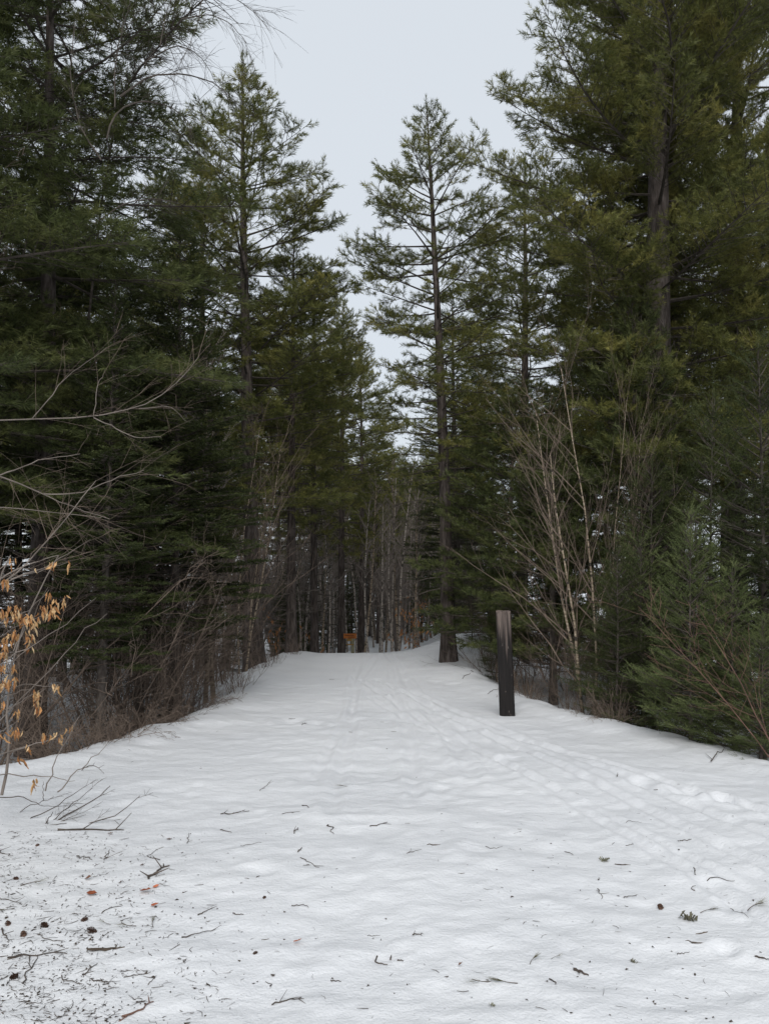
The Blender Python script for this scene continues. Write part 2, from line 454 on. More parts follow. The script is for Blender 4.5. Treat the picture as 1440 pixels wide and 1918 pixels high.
def conifer(seed, H, r0, z0, rmax, prof, elev, gap, nb, sec_gap, sec_ang, sec_len, shoot_gap, tmpl, mats,
            inner=0.22, curve=0.1, dead=0, split=42, roll=None, up=0.15, name="conifer", twig=0.004, lop=0.0, bend=0.0, sway=0.05, multi=3, lopa=None):
    rng = np.random.default_rng(seed)
    tr, lb, cr = MB(), MB(), MB()
    # trunk
    K = 16
    t = np.linspace(0, 1, K)
    ph = rng.uniform(0, 6, 4)
    cx = sway * (np.sin(t * 3 + ph[0]) - np.sin(ph[0])) + bend * t ** 1.5
    cy = sway * (np.sin(t * 3.4 + ph[1]) - np.sin(ph[1]))
    P = np.stack([cx, cy, t * H - 0.25 * (1 - t)], -1)
    rad = r0 * ((1 - t) ** 0.85 * 0.94 + 0.03) * (1 + 0.45 * np.exp(-t * H / 0.35))
    tr.tubes(P, rad, 12)
    v = tr.V[0]; v[:, 0] += r0 * 0.09 * vnoise(v[:, 2] * 2, np.arctan2(v[:, 1], v[:, 0]) * 1.5, seed); v[:, 1] += r0 * 0.09 * vnoise(v[:, 2] * 2 + 9, np.arctan2(v[:, 1], v[:, 0]) * 1.5, seed)
    axis = lambda z: np.array([np.interp(z / H, t, cx), np.interp(z / H, t, cy), z])
    # dead lower branches, bare
    dead_P, dead_R = [], []
    for k in range(dead):
        z = rng.uniform(0.12 * z0 + 0.4, z0 + 0.15 * (H - z0)); a = rng.uniform(0, 2 * np.pi); L = rmax * rng.uniform(0.15, 0.75)
        e = R(rng.uniform(-12, 22)); d = np.array([math.cos(a) * math.cos(e), math.sin(a) * math.cos(e), math.sin(e)])
        s = np.linspace(0, 1, 5)[:, None]
        pts = axis(z) + d * L * s + np.array([0, 0, 1]) * L * -0.12 * s ** 2 + rng.normal(0, 0.025 * L, (5, 3)) * s
        dead_P.append(pts); dead_R.append(np.linspace(0.014, 0.004, 5))
        for q in range(int(L * 5)):
            f = rng.uniform(0.3, 1); o = axis(z) + d * L * f + np.array([0, 0, 1]) * L * -0.12 * f ** 2
            a2 = a + rng.choice([-1, 1]) * rng.uniform(.5, 1.1); l2 = L * rng.uniform(.12, .35)
            d2 = np.array([math.cos(a2), math.sin(a2), rng.uniform(-.35, .25)])
            dead_P.append(o + d2 * l2 * s); dead_R.append(np.linspace(0.006, 0.002, 5))
    if dead_P: lb.tubes(np.array(dead_P), np.array(dead_R), 3)
    # living branches
    so, sd, sl = [], [], []                        # secondary origins, directions, lengths
    bP, bR = [], []
    to, td = [], []                                 # shoots straight on the branch tips
    z = z0
    lopa = rng.uniform(0, 6.28) if lopa is None else lopa
    while z < H - 0.12:
        tt = (z - z0) / (H - z0)
        n = max(3, int(round(nb + rng.integers(-1, 2))))
        az0 = rng.uniform(0, 6.28)
        for q in range(n):
            a = az0 + q * 2 * np.pi / n + rng.normal(0, 0.28)
            L = rmax * prof(tt) * rng.uniform(0.66, 1.16) * (1 + lop * math.cos(a - lopa))
            if L < 0.06: continue
            e = R(elev(tt) + rng.normal(0, 6))
            d0 = np.array([math.cos(a) * math.cos(e), math.sin(a) * math.cos(e), math.sin(e)])
            side = np.array([-math.sin(a), math.cos(a), 0])
            s = np.linspace(0, 1, 6)[:, None]
            cv = curve * rng.uniform(0.5, 1.4); wob = rng.normal(0, 0.05) * L
            o = axis(z + rng.normal(0, 0.06))
            pts = o + d0 * L * s + np.array([0, 0, 1.0]) * cv * L * s ** 2 + side * wob * np.sin(s * 3.1)
            bP.append(pts); bR.append(np.linspace(0.006 + 0.0085 * L, 0.003, 6))
            m = int(L * (1 - inner) / sec_gap)
            if m > 0:
                f = inner + (1 - inner) * (np.arange(m) + rng.random(m)) / m
                ox = np.stack([np.interp(f, s[:, 0], pts[:, c]) for c in range(3)], -1)
                tg = unit(d0[None] + np.array([0, 0, 2.0 * cv])[None] * f[:, None])
                sg = np.where(np.arange(m) % 2 == 0, 1.0, -1.0)
                an = R(1) * (sec_ang + rng.normal(0, 9, m))
                d2 = tg * np.cos(an)[:, None] + side[None] * (np.sin(an) * sg)[:, None]
                d2[:, 2] += up * rng.uniform(-0.6, 1.6, m)
                l2 = (sec_len * L * (1 - f) ** 0.75 + 0.10) * rng.uniform(0.55, 1.15, m)
                so.append(ox); sd.append(unit(d2)); sl.append(np.minimum(l2, 1.0))
            to.append(pts[-1]); td.append(pts[-1] - pts[-2])
        z += gap * rng.uniform(0.8, 1.2) * (1 if tt < 0.8 else 0.75)
    lb.tubes(np.array(bP), np.array(bR), 4)
    so, sd, sl = np.concatenate(so), np.concatenate(sd), np.concatenate(sl)
    s = np.array([0, 0.5, 1.0])
    SP = so[:, None] + sd[:, None] * (sl[:, None] * s)[..., None]
    SP[:, 1, 2] -= 0.02 * sl
    lb.tubes(SP, np.stack([twig * 1.2 + sl * 0.004, twig + sl * .002, np.full_like(sl, twig * .6)], -1), 3)
    # shoots along the secondaries
    cnt = np.maximum(1, (sl / shoot_gap).astype(int))
    idx = np.repeat(np.arange(len(sl)), cnt)
    within = np.arange(len(idx)) - np.repeat(np.cumsum(cnt) - cnt, cnt)
    f = 0.22 + 0.78 * (within + rng.random(len(idx))) / cnt[idx]
    p = so[idx] + sd[idx] * (sl[idx] * f)[:, None]
    lat = unit(np.cross(sd[idx], np.array([0, 0, 1.0])))
    an = R(1) * rng.normal(split, 10, len(idx)) * np.where(within % 2 == 0, 1, -1)
    d = sd[idx] * np.cos(an)[:, None] + lat * np.sin(an)[:, None]
    d[:, 2] += up * rng.uniform(-0.5, 1.8, len(idx))
    # every shoot is a little twig that forks into several shoots
    reach = shoot_gap * 0.85 + 0.25 * sl[idx] * (1 - f)
    pp, dd = [], []
    for q in range(multi):
        a2 = rng.normal(0, 0.45, len(idx)) if q else np.zeros(len(idx))
        c2, s2 = np.cos(a2), np.sin(a2)
        dq = np.stack([d[:, 0] * c2 - d[:, 1] * s2, d[:, 0] * s2 + d[:, 1] * c2, d[:, 2] + up * rng.normal(0.2, .8, len(idx))], -1)
        pp.append(p + d * (reach * (q + rng.uniform(-.3, .3, len(idx))) / max(multi - 1, 1))[:, None]); dd.append(dq)
    twp = p[:, None] + d[:, None] * (reach[:, None] * np.array([0, 1.0]))[..., None]
    lb.tubes(twp, np.tile(np.array([twig * .8, twig * .4]), (len(idx), 1)), 3)
    p = np.concatenate(pp); d = np.concatenate(dd)
    pos = np.concatenate([p, so + sd * sl[:, None], np.array(to), np.array([[cx[-1], cy[-1], H - q * 0.1] for q in range(5)])])
    dr = np.concatenate([d, sd, np.array(td), rng.normal(0, .25, (5, 3)) + [0, 0, 1]])
    pick = rng.integers(0, len(tmpl), len(pos))
    size = rng.uniform(0.75, 1.2, len(pos))
    F = frames(dr, rng, roll) * size[:, None, None]
    for k, (tv, tt_) in enumerate(tmpl):
        w = pick == k
        cr.stamp(tv, tt_, F[w], pos[w])
    ms = (tr.mesh(name + "_trunk", [mats[0]], True), lb.mesh(name + "_branches", [M_LIMB]), cr.mesh(name + "_crown", [mats[1]]))
    return ms, H

def plant(name, spec, x, y, height, label, cat, group=None, rot=0.0, lean=(0, 0), parts=("trunk", "branches", "crown"), sink=0.0, wide=1.0, z=None):
    ms, H = spec
    e = bpy.data.objects.new(name, None); COL.objects.link(e)
    e.empty_display_size = 0.3
    sc = height / H
    e.location = (x, y, (gz(x, y) if z is None else z) - sink)
    e.rotation_euler = (lean[0], lean[1], rot)
    e.rotation_mode = 'XYZ'
    e.scale = (sc * wide, sc * wide, sc)
    tag(e, label, cat, group)
    for n_, me in zip(parts, ms):
        if me is not None: link(n_, me, e)
    return e

_r = np.random.default_rng(3)
T_PINE = [brush(_r, 13, 0.085, 0.092, 0.0105, 50, 0.05) for _ in range(5)]
T_PINE_FAR = [brush(_r, 8, 0.14, 0.13, 0.018, 50, 0.05) for _ in range(4)]
T_FIR = [brush(_r, 20, 0.17, 0.030, 0.0060, 52, 0.02, 0.75) for _ in range(5)]
T_FIR_FAR = [brush(_r, 12, 0.22, 0.06, 0.013, 55, 0.05, 0.6) for _ in range(4)]
T_HEM = [brush(_r, 13, 0.15, 0.048, 0.016, 50, 0.03, 0.6) for _ in range(5)]

pl = lambda xs, ys: (lambda t: float(np.interp(t, xs, ys)))
# centre pine: thin, see-through crown on a tall bare trunk
PINE_OPEN = conifer(11, 11.8, 0.16, 3.6, 2.0, pl([0, .12, .45, .66, .78, .9, .96, 1], [.45, .75, 1, .92, .48, .22, .10, .03]), pl([0, .4, .7, .9, 1], [-4, 4, 26, 50, 72]),
                    0.36, 5, 0.08, 52, 0.34, 0.105, T_PINE, (M_BARK_PINE, M_PINE), inner=0.38, curve=0.08, dead=26, up=0.3, name="open_pine")
# full pine with upswept top
PINE_FULL = conifer(12, 12.6, 0.16, 3.2, 2.1, pl([0, .2, .5, .72, .86, .95, 1], [.6, 1, 1, .74, .40, .13, .03]), pl([0, .4, .7, .9, 1], [-6, 8, 30, 52, 72]),
                    0.44, 5, 0.072, 50, 0.40, 0.092, T_PINE, (M_BARK_PINE, M_PINE), inner=0.36, curve=0.12, dead=18, up=0.3, name="full_pine")
# big old pine at the right: long heavy boughs
PINE_BIG = conifer(13, 17.5, 0.34, 4.2, 3.1, pl([0, .12, .4, .7, .88, 1], [.75, .95, 1, .8, .5, .06]), pl([0, .3, .6, 1], [-8, 4, 20, 55]),
                   0.62, 5, 0.07, 50, 0.38, 0.092, T_PINE, (M_BARK_PINE, M_PINE), inner=0.17, curve=0.14, dead=16, up=0.38, name="big_pine", lop=0.22, lopa=-1.9)
# soft young pine
PINE_YOUNG = conifer(14, 5.2, 0.07, 0.7, 1.35, pl([0, .2, .6, 1], [.8, 1, .7, .05]), pl([0, .5, 1], [0, 18, 50]),
                     0.26, 6, 0.08, 48, 0.36, 0.09, T_PINE, (M_BARK_FIR, M_PINE_DARK), inner=0.3, curve=0.12, dead=4, up=0.3, name="young_pine")
# far pines
PINE_FAR_A = conifer(15, 13, 0.11, 4.5, 2.0, pl([0, .2, .6, .85, 1], [.55, 1, .9, .5, .05]), pl([0, .5, 1], [-6, 12, 50]),
                     0.36, 7, 0.12, 50, 0.36, 0.13, T_PINE_FAR, (M_BARK_PINE, M_PINE), dead=22, name="far_pine")
PINE_FAR_B = conifer(16, 14, 0.105, 6.0, 1.8, pl([0, .3, .7, .9, 1], [.5, .9, 1, .5, .05]), pl([0, .5, 1], [-8, 8, 45]),
                     0.42, 6, 0.13, 50, 0.36, 0.14, T_PINE_FAR, (M_BARK_PINE, M_PINE_DARK), dead=28, name="far_tall_pine")
# dark balsam fir and spruce
FIR_DARK = conifer(17, 8.2, 0.11, 1.5, 1.5, pl([0, .1, .5, 1], [.75, 1, .75, .02]), pl([0, .4, 1], [-6, 6, 38]),
                   0.19, 7, 0.085, 52, 0.36, 0.085, T_HEM, (M_BARK_FIR, M_FIR), inner=0.28, curve=0.05, dead=20, split=46, roll=0.25, up=0.06, name="dark_fir")
FIR_FAR = conifer(18, 8, 0.10, 0.9, 1.25, pl([0, .1, .5, 1], [.8, 1, .7, .02]), pl([0, .5, 1], [-8, 4, 35]),
                  0.24, 8, 0.11, 52, 0.40, 0.12, T_FIR_FAR, (M_BARK_FIR, M_FIR), inner=0.2, dead=8, roll=0.3, up=0.05, name="far_fir")
FIR_YOUNG = conifer(19, 3.0, 0.030, 0.12, 0.85, pl([0, .1, .5, 1], [.85, 1, .66, .05]), pl([0, .5, 1], [6, 24, 52]),
                    0.235, 7, 0.062, 48, 0.40, 0.085, T_FIR, (M_BARK_FIR, M_FIR_YOUNG), inner=0.2, curve=0.14, split=36, roll=0.4, up=0.16, name="young_fir", twig=0.002, sway=0.02)
FIR_YOUNG_B = conifer(20, 3.6, 0.034, 0.2, 0.95, pl([0, .15, .5, 1], [.7, 1, .7, .04]), pl([0, .5, 1], [0, 16, 50]),
                      0.26, 7, 0.064, 48, 0.40, 0.085, T_FIR, (M_BARK_FIR, M_FIR), inner=0.25, curve=0.12, split=38, roll=0.4, up=0.14, name="slim_young_fir", twig=0.002, sway=0.03)
# near hemlock-like pine at the upper left: heavy drooping boughs
PINE_DROOP = conifer(21, 13.5, 0.15, 3.4, 2.5, pl([0, .1, .5, .8, 1], [.8, 1, .95, .6, .1]), pl([0, .4, 1], [-12, -2, 35]),
                     0.50, 5, 0.078, 50, 0.38, 0.095, T_PINE, (M_BARK_PINE, M_PINE_DARK), inner=0.25, curve=-0.04, dead=24, name="drooping_pine", bend=0.5, up=0.22)

# ---- bare broadleaf trees and shrubs
def bare(seed, H, r0, stems, spread, levels, kids, mats, ang=38, ratio=0.5, first=0.25, sides=5, up=0.35, wig=0.06, name="bare", thin=0.0022, curl=0.0):
    rng = np.random.default_rng(seed)
    tubes = {0: ([], []), 1: ([], [])}
    K = 6
    def grow(o, d, L, r, lev):
        s = np.linspace(0, 1, K)
        P = [np.array(o, float)]; dd = np.array(d, float)
        for k in range(K - 1):
            dd = dd + rng.normal(0, wig, 3) * (1.3 if lev else 0.8); dd[2] += up * 0.12 - curl * s[k]
            dd /= np.linalg.norm(dd)
            P.append(P[-1] + dd * L / (K - 1))
        P = np.array(P)
        rr = np.maximum(r * (1 - 0.8 * s), thin)
        key = 0 if lev == 0 else 1
        tubes[key][0].append(P); tubes[key][1].append(rr)
        if lev >= levels: return
        n = kids[lev]
        n = max(1, int(round(n * rng.uniform(0.75, 1.25))))
        for q in range(n):
            f = first + (1 - first) * (q + rng.random()) / n if lev == 0 else 0.15 + 0.85 * (q + rng.random()) / n
            x = f * (K - 1); k = min(int(x), K - 2)
            p = P[k] + (P[k + 1] - P[k]) * (x - k)
            tg = P[k + 1] - P[k]; tg /= np.linalg.norm(tg)
            a = R(ang * rng.uniform(0.6, 1.35)); az = rng.uniform(0, 6.28)
            ref = np.array([1.0, 0, 0]) if abs(tg[2]) > 0.8 else np.array([0, 0, 1.0])
            u = np.cross(tg, ref); u /= np.linalg.norm(u); w = np.cross(tg, u)
            nd_ = tg * math.cos(a) + (u * math.cos(az) + w * math.sin(az)) * math.sin(a)
            grow(p, nd_, L * ratio * (1.1 - 0.6 * f) * rng.uniform(0.7, 1.3), r * 0.5 * (1.05 - 0.6 * f), lev + 1)
    for q in range(stems):
        a = rng.uniform(0, 6.28); e = spread * rng.uniform(0.2, 1.0)
        o = (0.12 * math.cos(a) * (stems > 1) * rng.random(), 0.12 * math.sin(a) * (stems > 1) * rng.random(), -0.15)
        grow(o, (math.cos(a) * math.sin(e), math.sin(a) * math.sin(e), math.cos(e)), H * rng.uniform(0.7, 1.05), r0 * rng.uniform(0.7, 1.1), 0)
    A, B = MB(), MB()
    A.tubes(np.array(tubes[0][0]), np.array(tubes[0][1]), sides)
    B.tubes(np.array(tubes[1][0]), np.array(tubes[1][1]), 3)
    return (A.mesh(name + "_stems", [mats[0]], True), B.mesh(name + "_twigs", [mats[1]])), H
BARE_PARTS = ("stem", "twigs")

BIRCH_CLUMP = bare(31, 6.0, 0.032, 3, 0.10, 3, (17, 5, 3), (M_BARK_BIRCH, M_TWIG_BROWN), ang=34, ratio=0.42, first=0.18, up=0.5, name="birch_clump", wig=0.06, thin=0.0011)
MAPLE_BARE = bare(32, 10.0, 0.065, 1, 0.05, 3, (13, 9, 6), (M_BARK_ASPEN, M_TWIG_BROWN), ang=46, ratio=0.40, first=0.35, up=0.25, name="bare_maple", wig=0.10, thin=0.0026)
ASPEN_FAR = bare(33, 9.5, 0.075, 1, 0.06, 2, (30, 7), (M_BARK_ASPEN, M_TWIG_GREY), ang=40, ratio=0.20, first=0.42, up=0.5, name="far_aspen", wig=0.05, thin=0.0065)
BIRCH_FAR = bare(34, 9.0, 0.060, 1, 0.10, 2, (26, 8), (M_BARK_BIRCH, M_TWIG_GREY), ang=38, ratio=0.22, first=0.35, up=0.5, name="far_birch", wig=0.06, thin=0.0065)
THICKET_FAR = bare(35, 6.5, 0.040, 5, 0.22, 2, (18, 7), (M_TWIG_GREY, M_TWIG_GREY), ang=34, ratio=0.32, first=0.2, up=0.5, name="far_thicket", wig=0.06, thin=0.005)
SHRUB_A = bare(36, 1.9, 0.008, 8, 0.9, 2, (9, 4), (M_TWIG_BROWN, M_TWIG_BROWN), ang=36, ratio=0.42, up=0.25, name="brush_shrub", wig=0.15, thin=0.0012)
SHRUB_B = bare(37, 2.8, 0.008, 7, 0.5, 2, (13, 5), (M_TWIG_BROWN, M_TWIG_BROWN), ang=34, ratio=0.36, up=0.4, name="tall_brush_shrub", wig=0.13, thin=0.0011)
SHRUB_LOW = bare(38, 1.0, 0.008, 14, 1.25, 2, (7, 4), (M_TWIG_BROWN, M_TWIG_BROWN), ang=42, ratio=0.45, up=0.05, name="low_shrub", wig=0.14, thin=0.0018, curl=0.25)
SHRUB_RED = bare(39, 2.4, 0.0085, 6, 0.55, 2, (9, 4), (M_TWIG_RED, M_TWIG_RED), ang=36, ratio=0.4, up=0.3, name="red_shrub", wig=0.07, thin=0.0016)
WEED = bare(40, 0.7, 0.0045, 9, 0.5, 1, (5,), (M_TWIG_BROWN, M_TWIG_BROWN), ang=36, ratio=0.35, up=0.2, name="dry_weed", wig=0.09, thin=0.0018)

# ------------------------------------------------------------------ planting the heroes
def hero(name, spec, ub, vb, Y, va, label, cat, ua=None, rot=0.0, group=None, wide=1.0, parts=("trunk", "branches", "crown"), sink=0.0):
    """ub: pixel column of the base, Y its distance, (ua, va) the pixel of its tip at that distance"""
    b = at(ub, vb if vb else 1250, Y)
    zb = gz(b.x, Y)
    tip = at(ua if ua is not None else ub, va, Y)
    # rotation about z happens first, so lean is given in world axes through the parent order
    h = tip.z - zb
    base = Vector((b.x, Y, zb))
    e = plant(name, spec, b.x, Y, h, label, cat, group, rot, (0, 0), parts, sink, wide)
    dx = tip.x - b.x
    from mathutils import Matrix
    e.rotation_euler = (Matrix.Rotation(math.atan2(dx, h), 3, 'Y') @ Matrix.Rotation(rot, 3, 'Z')).to_euler()
    return e

CP = ("trunk", "branches", "crown")
hero("pine_tree", PINE_OPEN, 840, 1240, 14.7, 190, "tall pine with a thin open crown and long bare trunk beside the trail", "pine tree", ua=803, rot=0.6)
hero("pine_tree", PINE_FULL, 478, 1240, 15.6, 128, "full olive-green pine left of the trail with its pointed top against the sky", "pine tree", ua=464, rot=1.2, wide=1.22)
hero("pine_tree", PINE_BIG, 1228, 1280, 13.2, -420, "huge dark pine with heavy boughs behind the birch saplings, its top out of the picture", "pine tree", rot=0.0)
hero("pine_tree", PINE_BIG, 1262, 1280, 15.0, -250, "second big pine close behind the huge heavy-boughed pine", "pine tree", rot=2.6, wide=0.8)
hero("pine_tree", PINE_OPEN, 1372, 1280, 15.5, -120, "tall pine with bare lower trunk at the right edge behind the firs", "pine tree", rot=2.2, wide=1.35)
hero("pine_tree", PINE_FULL, 975, 1250, 21.0, 300, "dark full pine between the open-crowned pine and the huge pine", "pine tree", rot=4.0, wide=1.1)
hero("spruce_tree", FIR_FAR, 857, 1240, 26, 535, "narrow spruce whose spire shows just right of the open-crowned pine", "spruce tree", rot=1)
hero("pine_tree", PINE_YOUNG, 945, 1280, 14.0, 735, "soft low pine spreading behind the wooden post", "pine tree", rot=0.3, wide=1.1)
hero("pine_tree", PINE_YOUNG, 1035, 1290, 12.5, 800, "shorter soft pine between the wooden post and the birch saplings", "pine tree", rot=2.3, wide=1.15)
hero("pine_tree", PINE_YOUNG, 1180, 1290, 12.4, 560, "bushy young pine in front of the huge pine's trunk", "pine tree", rot=1.7, wide=0.9)
hero("pine_tree", PINE_OPEN, 546, 1232, 17.5, 430, "grey-trunked pine just right of the full olive-green pine", "pine tree", rot=3.0)
hero("pine_tree", PINE_OPEN, 640, 1220, 25, 560, "middle-distance pine left of the sky gap beyond the trail crest", "pine tree", rot=3.0, wide=0.85)
hero("pine_tree", PINE_OPEN, 590, 1220, 21, 480, "mid-height pine between the grey-trunked pine and the sky gap", "pine tree", rot=5.0, wide=0.8)
hero("pine_tree", PINE_OPEN, 676, 1220, 30, 650, "slender pine in the middle distance, left of the open-crowned pine's boughs", "pine tree", rot=1.0, wide=0.9)
hero("pine_tree", PINE_FAR_A, 708, 1220, 36, 800, "small-looking distant pine in the middle of the sky gap", "pine tree", rot=2.0)
hero("pine_tree", PINE_FAR_B, 750, 1220, 42, 850, "farthest thin pine closing the sky gap beside the open-crowned pine", "pine tree", rot=4.0)
hero("pine_tree", PINE_FULL, 385, 1260, 18.5, 300, "pine half hidden behind the dark fir and the full olive-green pine", "pine tree", rot=0.2)
hero("pine_tree", PINE_DROOP, 62, 1330, 9.6, -330, "near dark pine with drooping boughs over the upper left", "pine tree", ua=190, rot=3.4, wide=1.15)
hero("pine_tree", PINE_DROOP, -110, 1330, 10.5, -420, "dark drooping pine at the left edge behind the tan-leaved beech", "pine tree", ua=-90, rot=0.9)
hero("fir_tree", FIR_DARK, 188, 1390, 8.3, 520, "dark fir with its straight bare trunk at the edge of the left snow bank", "fir tree", ua=205, rot=1.0, wide=0.82)
hero("fir_tree", FIR_DARK, 330, 1310, 10.2, 420, "largest dark green fir left of the trail, boughs almost to the snow", "fir tree", rot=2.0, wide=0.94)
hero("fir_tree", FIR_DARK, 262, 1310, 11.4, 640, "dark fir squeezed between the bare-trunked fir and the largest fir", "fir tree", rot=4.0, wide=1.0)
hero("fir_tree", FIR_DARK, 40, 1310, 11.5, 560, "dark fir in shade behind the brush at the left edge", "fir tree", rot=3.0)
hero("pine_tree", PINE_DROOP, -215, 1330, 7.8, -560, "nearest dark pine whose boughs hang into the upper left corner", "pine tree", rot=1.9, wide=1.1)
# right-hand young firs
hero("fir_sapling", FIR_YOUNG, 1295, 1395, 7.95, 950, "pale green young fir with upswept tips in front at the right bank", "fir tree", ua=1300, rot=0.4, wide=0.86)
hero("fir_sapling", FIR_YOUNG_B, 1152, 1350, 9.3, 1020, "dark young fir at the foot of the birch saplings", "fir tree", rot=1.4)
hero("fir_sapling", FIR_YOUNG, 1425, 1430, 7.3, 1150, "small young fir cut by the right edge on the snow bank", "fir tree", rot=2.6, wide=1.0)
hero("fir_sapling", FIR_YOUNG_B, 1425, 1380, 9.0, 640, "tall dense young fir at the right edge", "fir tree", rot=0.5, wide=0.95)
hero("fir_sapling", FIR_YOUNG_B, 1330, 1370, 10.2, 720, "slim young fir rising behind the pale green young fir", "fir tree", rot=3.5, wide=0.75)
hero("fir_sapling", FIR_YOUNG_B, 1225, 1360, 10.2, 860, "young fir between the birch saplings and the pale green young fir", "fir tree", rot=4.5, wide=0.9)
hero("fir_sapling", FIR_YOUNG_B, 1500, 1400, 8.6, 800, "dark young fir mostly beyond the right edge", "fir tree", rot=2.5)
hero("fir_sapling", FIR_YOUNG_B, 930, 1290, 13.2, 1150, "small fir right behind the wooden post", "fir tree", rot=5.1)
hero("fir_sapling", FIR_YOUNG_B, 885, 1260, 16.5, 1090, "small dark fir just right of the open-crowned pine's trunk", "fir tree", rot=0.1)
hero("fir_sapling", FIR_YOUNG, 1375, 1410, 7.7, 1060, "bright green young fir between the front young fir and the right edge", "fir tree", rot=1.1)
hero("fir_sapling", FIR_YOUNG, 1205, 1360, 9.6, 1000, "feathery young fir beside the birch saplings", "fir tree", rot=0.1)
# bare trees
hero("birch_sapling", BIRCH_CLUMP, 1103, 1320, 10.0, 610, "clump of slender pale-barked birch saplings behind the wooden post", "birch tree", ua=1095, rot=0.5, parts=BARE_PARTS)
hero("birch_sapling", BIRCH_CLUMP, 1150, 1320, 11.0, 690, "thinner birch sapling clump just right of the slender pale-barked clump", "birch tree", rot=3.5, parts=BARE_PARTS, wide=0.6)
hero("maple_tree", MAPLE_BARE, -60, 1330, 7.8, 250, "bare grey sapling reaching in from the left edge", "bare tree", ua=40, rot=2.5, parts=BARE_PARTS)
hero("birch_sapling", BIRCH_CLUMP, 455, 1250, 13.6, 760, "clump of bare brown-twigged stems in front of the full olive-green pine", "bare tree", rot=4.1, parts=BARE_PARTS)
hero("maple_tree", MAPLE_BARE, 1480, 1300, 13, 100, "bare grey tree at the upper right edge", "bare tree", rot=0.5, parts=BARE_PARTS)
hero("birch_tree", BIRCH_FAR, 384, 1290, 11.6, 620, "pale-trunked birch on the left bank, left one of a pair", "birch tree", ua=390, rot=1, parts=BARE_PARTS)
hero("birch_tree", BIRCH_FAR, 402, 1290, 11.9, 560, "pale-trunked birch on the left bank, right one of a pair", "birch tree", ua=420, rot=3, parts=BARE_PARTS)
# the woods beyond the crest
rng = random.Random(8)
G_TRUNK = "slim bare trees standing beyond the trail crest"
far_bare = [(565, 24, 860, 'a', 0), (582, 27, 840, 'a', 0), (596, 23.5, 900, 'b', 0), (608, 30, 830, 'a', 0), (622, 26, 880, 'a', 0), (630, 25, 780, 'b', 0),
                           (648, 33, 880, 'a', 0), (668, 29, 860, 'a', 0), (682, 25, 840, 'b', 0), (700, 34, 900, 'a', 0), (712, 28, 900, 'a', 0), (724, 31, 880, 'b', 0),
                           (735, 26, 850, 'a', 0), (748, 25, 800, 'a', 0), (752, 27, 830, 'b', 0), (765, 30, 890, 'a', 0), (775, 25, 850, 'b', 0), (786, 33, 900, 'a', 0),
                           (800, 29, 880, 'a', 0), (815, 36, 900, 'a', 0), (657, 40, 870, 'a', 0), (692, 42, 880, 'a', 0), (742, 40, 890, 'b', 0), (770, 44, 890, 'a', 0), (705, 38, 905, 'b', 0), (730, 45, 900, 'a', 0), (716, 24, 930, 'a', 0), (757, 35, 905, 'a', 0), (781, 27, 870, 'a', 0), (574, 21.5, 900, 'a', 0), (604, 22, 930, 'b', 0), (618, 21, 900, 'a', 0), (690, 22.5, 900, 'a', 0), (738, 22, 960, 'a', 0)]
far_bare.sort()
ORD = 'leftmost second third fourth fifth sixth seventh eighth ninth tenth eleventh twelfth thirteenth fourteenth fifteenth sixteenth seventeenth eighteenth nineteenth twentieth'.split() + ['twenty-first', 'twenty-second', 'twenty-third', 'twenty-fourth', 'twenty-fifth', 'twenty-sixth']
nth = {'a': 0, 'b': 0}
for (u, Y, va, sp, nm) in far_bare:
    o_ = ORD[nth[sp]]; nth[sp] += 1
    o_ += '' if o_ == 'leftmost' else ' from the left'
    kind_ = 'slim grey-barked trees' if sp == 'a' else 'slim pale birches'
    spc = ASPEN_FAR if sp == 'a' else BIRCH_FAR
    hero("aspen_tree" if sp == 'a' else "birch_tree", spc, u + rng.uniform(-3, 3), 1220, Y, va + rng.uniform(-30, 30),
         f"{o_} of the {kind_} standing beyond the trail crest", "bare tree", ua=u + rng.uniform(-22, 22), rot=rng.uniform(0, 6), group=G_TRUNK, parts=BARE_PARTS)
G_FAR = "dark conifers filling the woods beyond the trail crest"
for (u, Y, va, sp) in [(660, 34, 1060, 'f'), (722, 38, 1090, 'f'), (590, 32, 960, 'f'), (615, 36, 900, 'f'), (790, 36, 1010, 'f'),
                       (815, 31, 1040, 'f'), (760, 42, 980, 'f'), (680, 46, 930, 'f'), (730, 50, 960, 'f'), (570, 28, 1060, 'f'), (540, 25, 1020, 'f'), (650, 50, 850, 'p'), (605, 42, 780, 'p'),
                       (560, 36, 720, 'p'), (520, 30, 640, 'p'), (840, 40, 830, 'p'), (880, 34, 760, 'p'), (920, 30, 640, 'q'), (700, 58, 900, 'p'), (745, 60, 900, 'q'), (790, 56, 890, 'p'),
                       (690, 40, 905, 'p'), (712, 46, 890, 'p'), (738, 42, 915, 'p'), (760, 48, 900, 'p'), (780, 44, 885, 'p'), (672, 44, 870, 'p'), (725, 70, 905, 'p'), (752, 74, 895, 'p'), (700, 72, 880, 'p'), (775, 72, 890, 'p'), (800, 70, 870, 'p'), (820, 60, 840, 'p'), (845, 50, 830, 'q'), (580, 48, 720, 'q'), (630, 60, 860, 'q'), (520, 44, 640, 'q'), (890, 44, 760, 'q')]:
    spc = {'f': FIR_FAR, 'p': PINE_FAR_A, 'q': PINE_FAR_B}[sp]
    hero("fir_tree" if sp == 'f' else "pine_tree", spc, u, 1220, Y, va + rng.uniform(-15, 15), "dark conifer filling the woods beyond the trail crest", "conifer", rot=rng.uniform(0, 6), group=G_FAR)
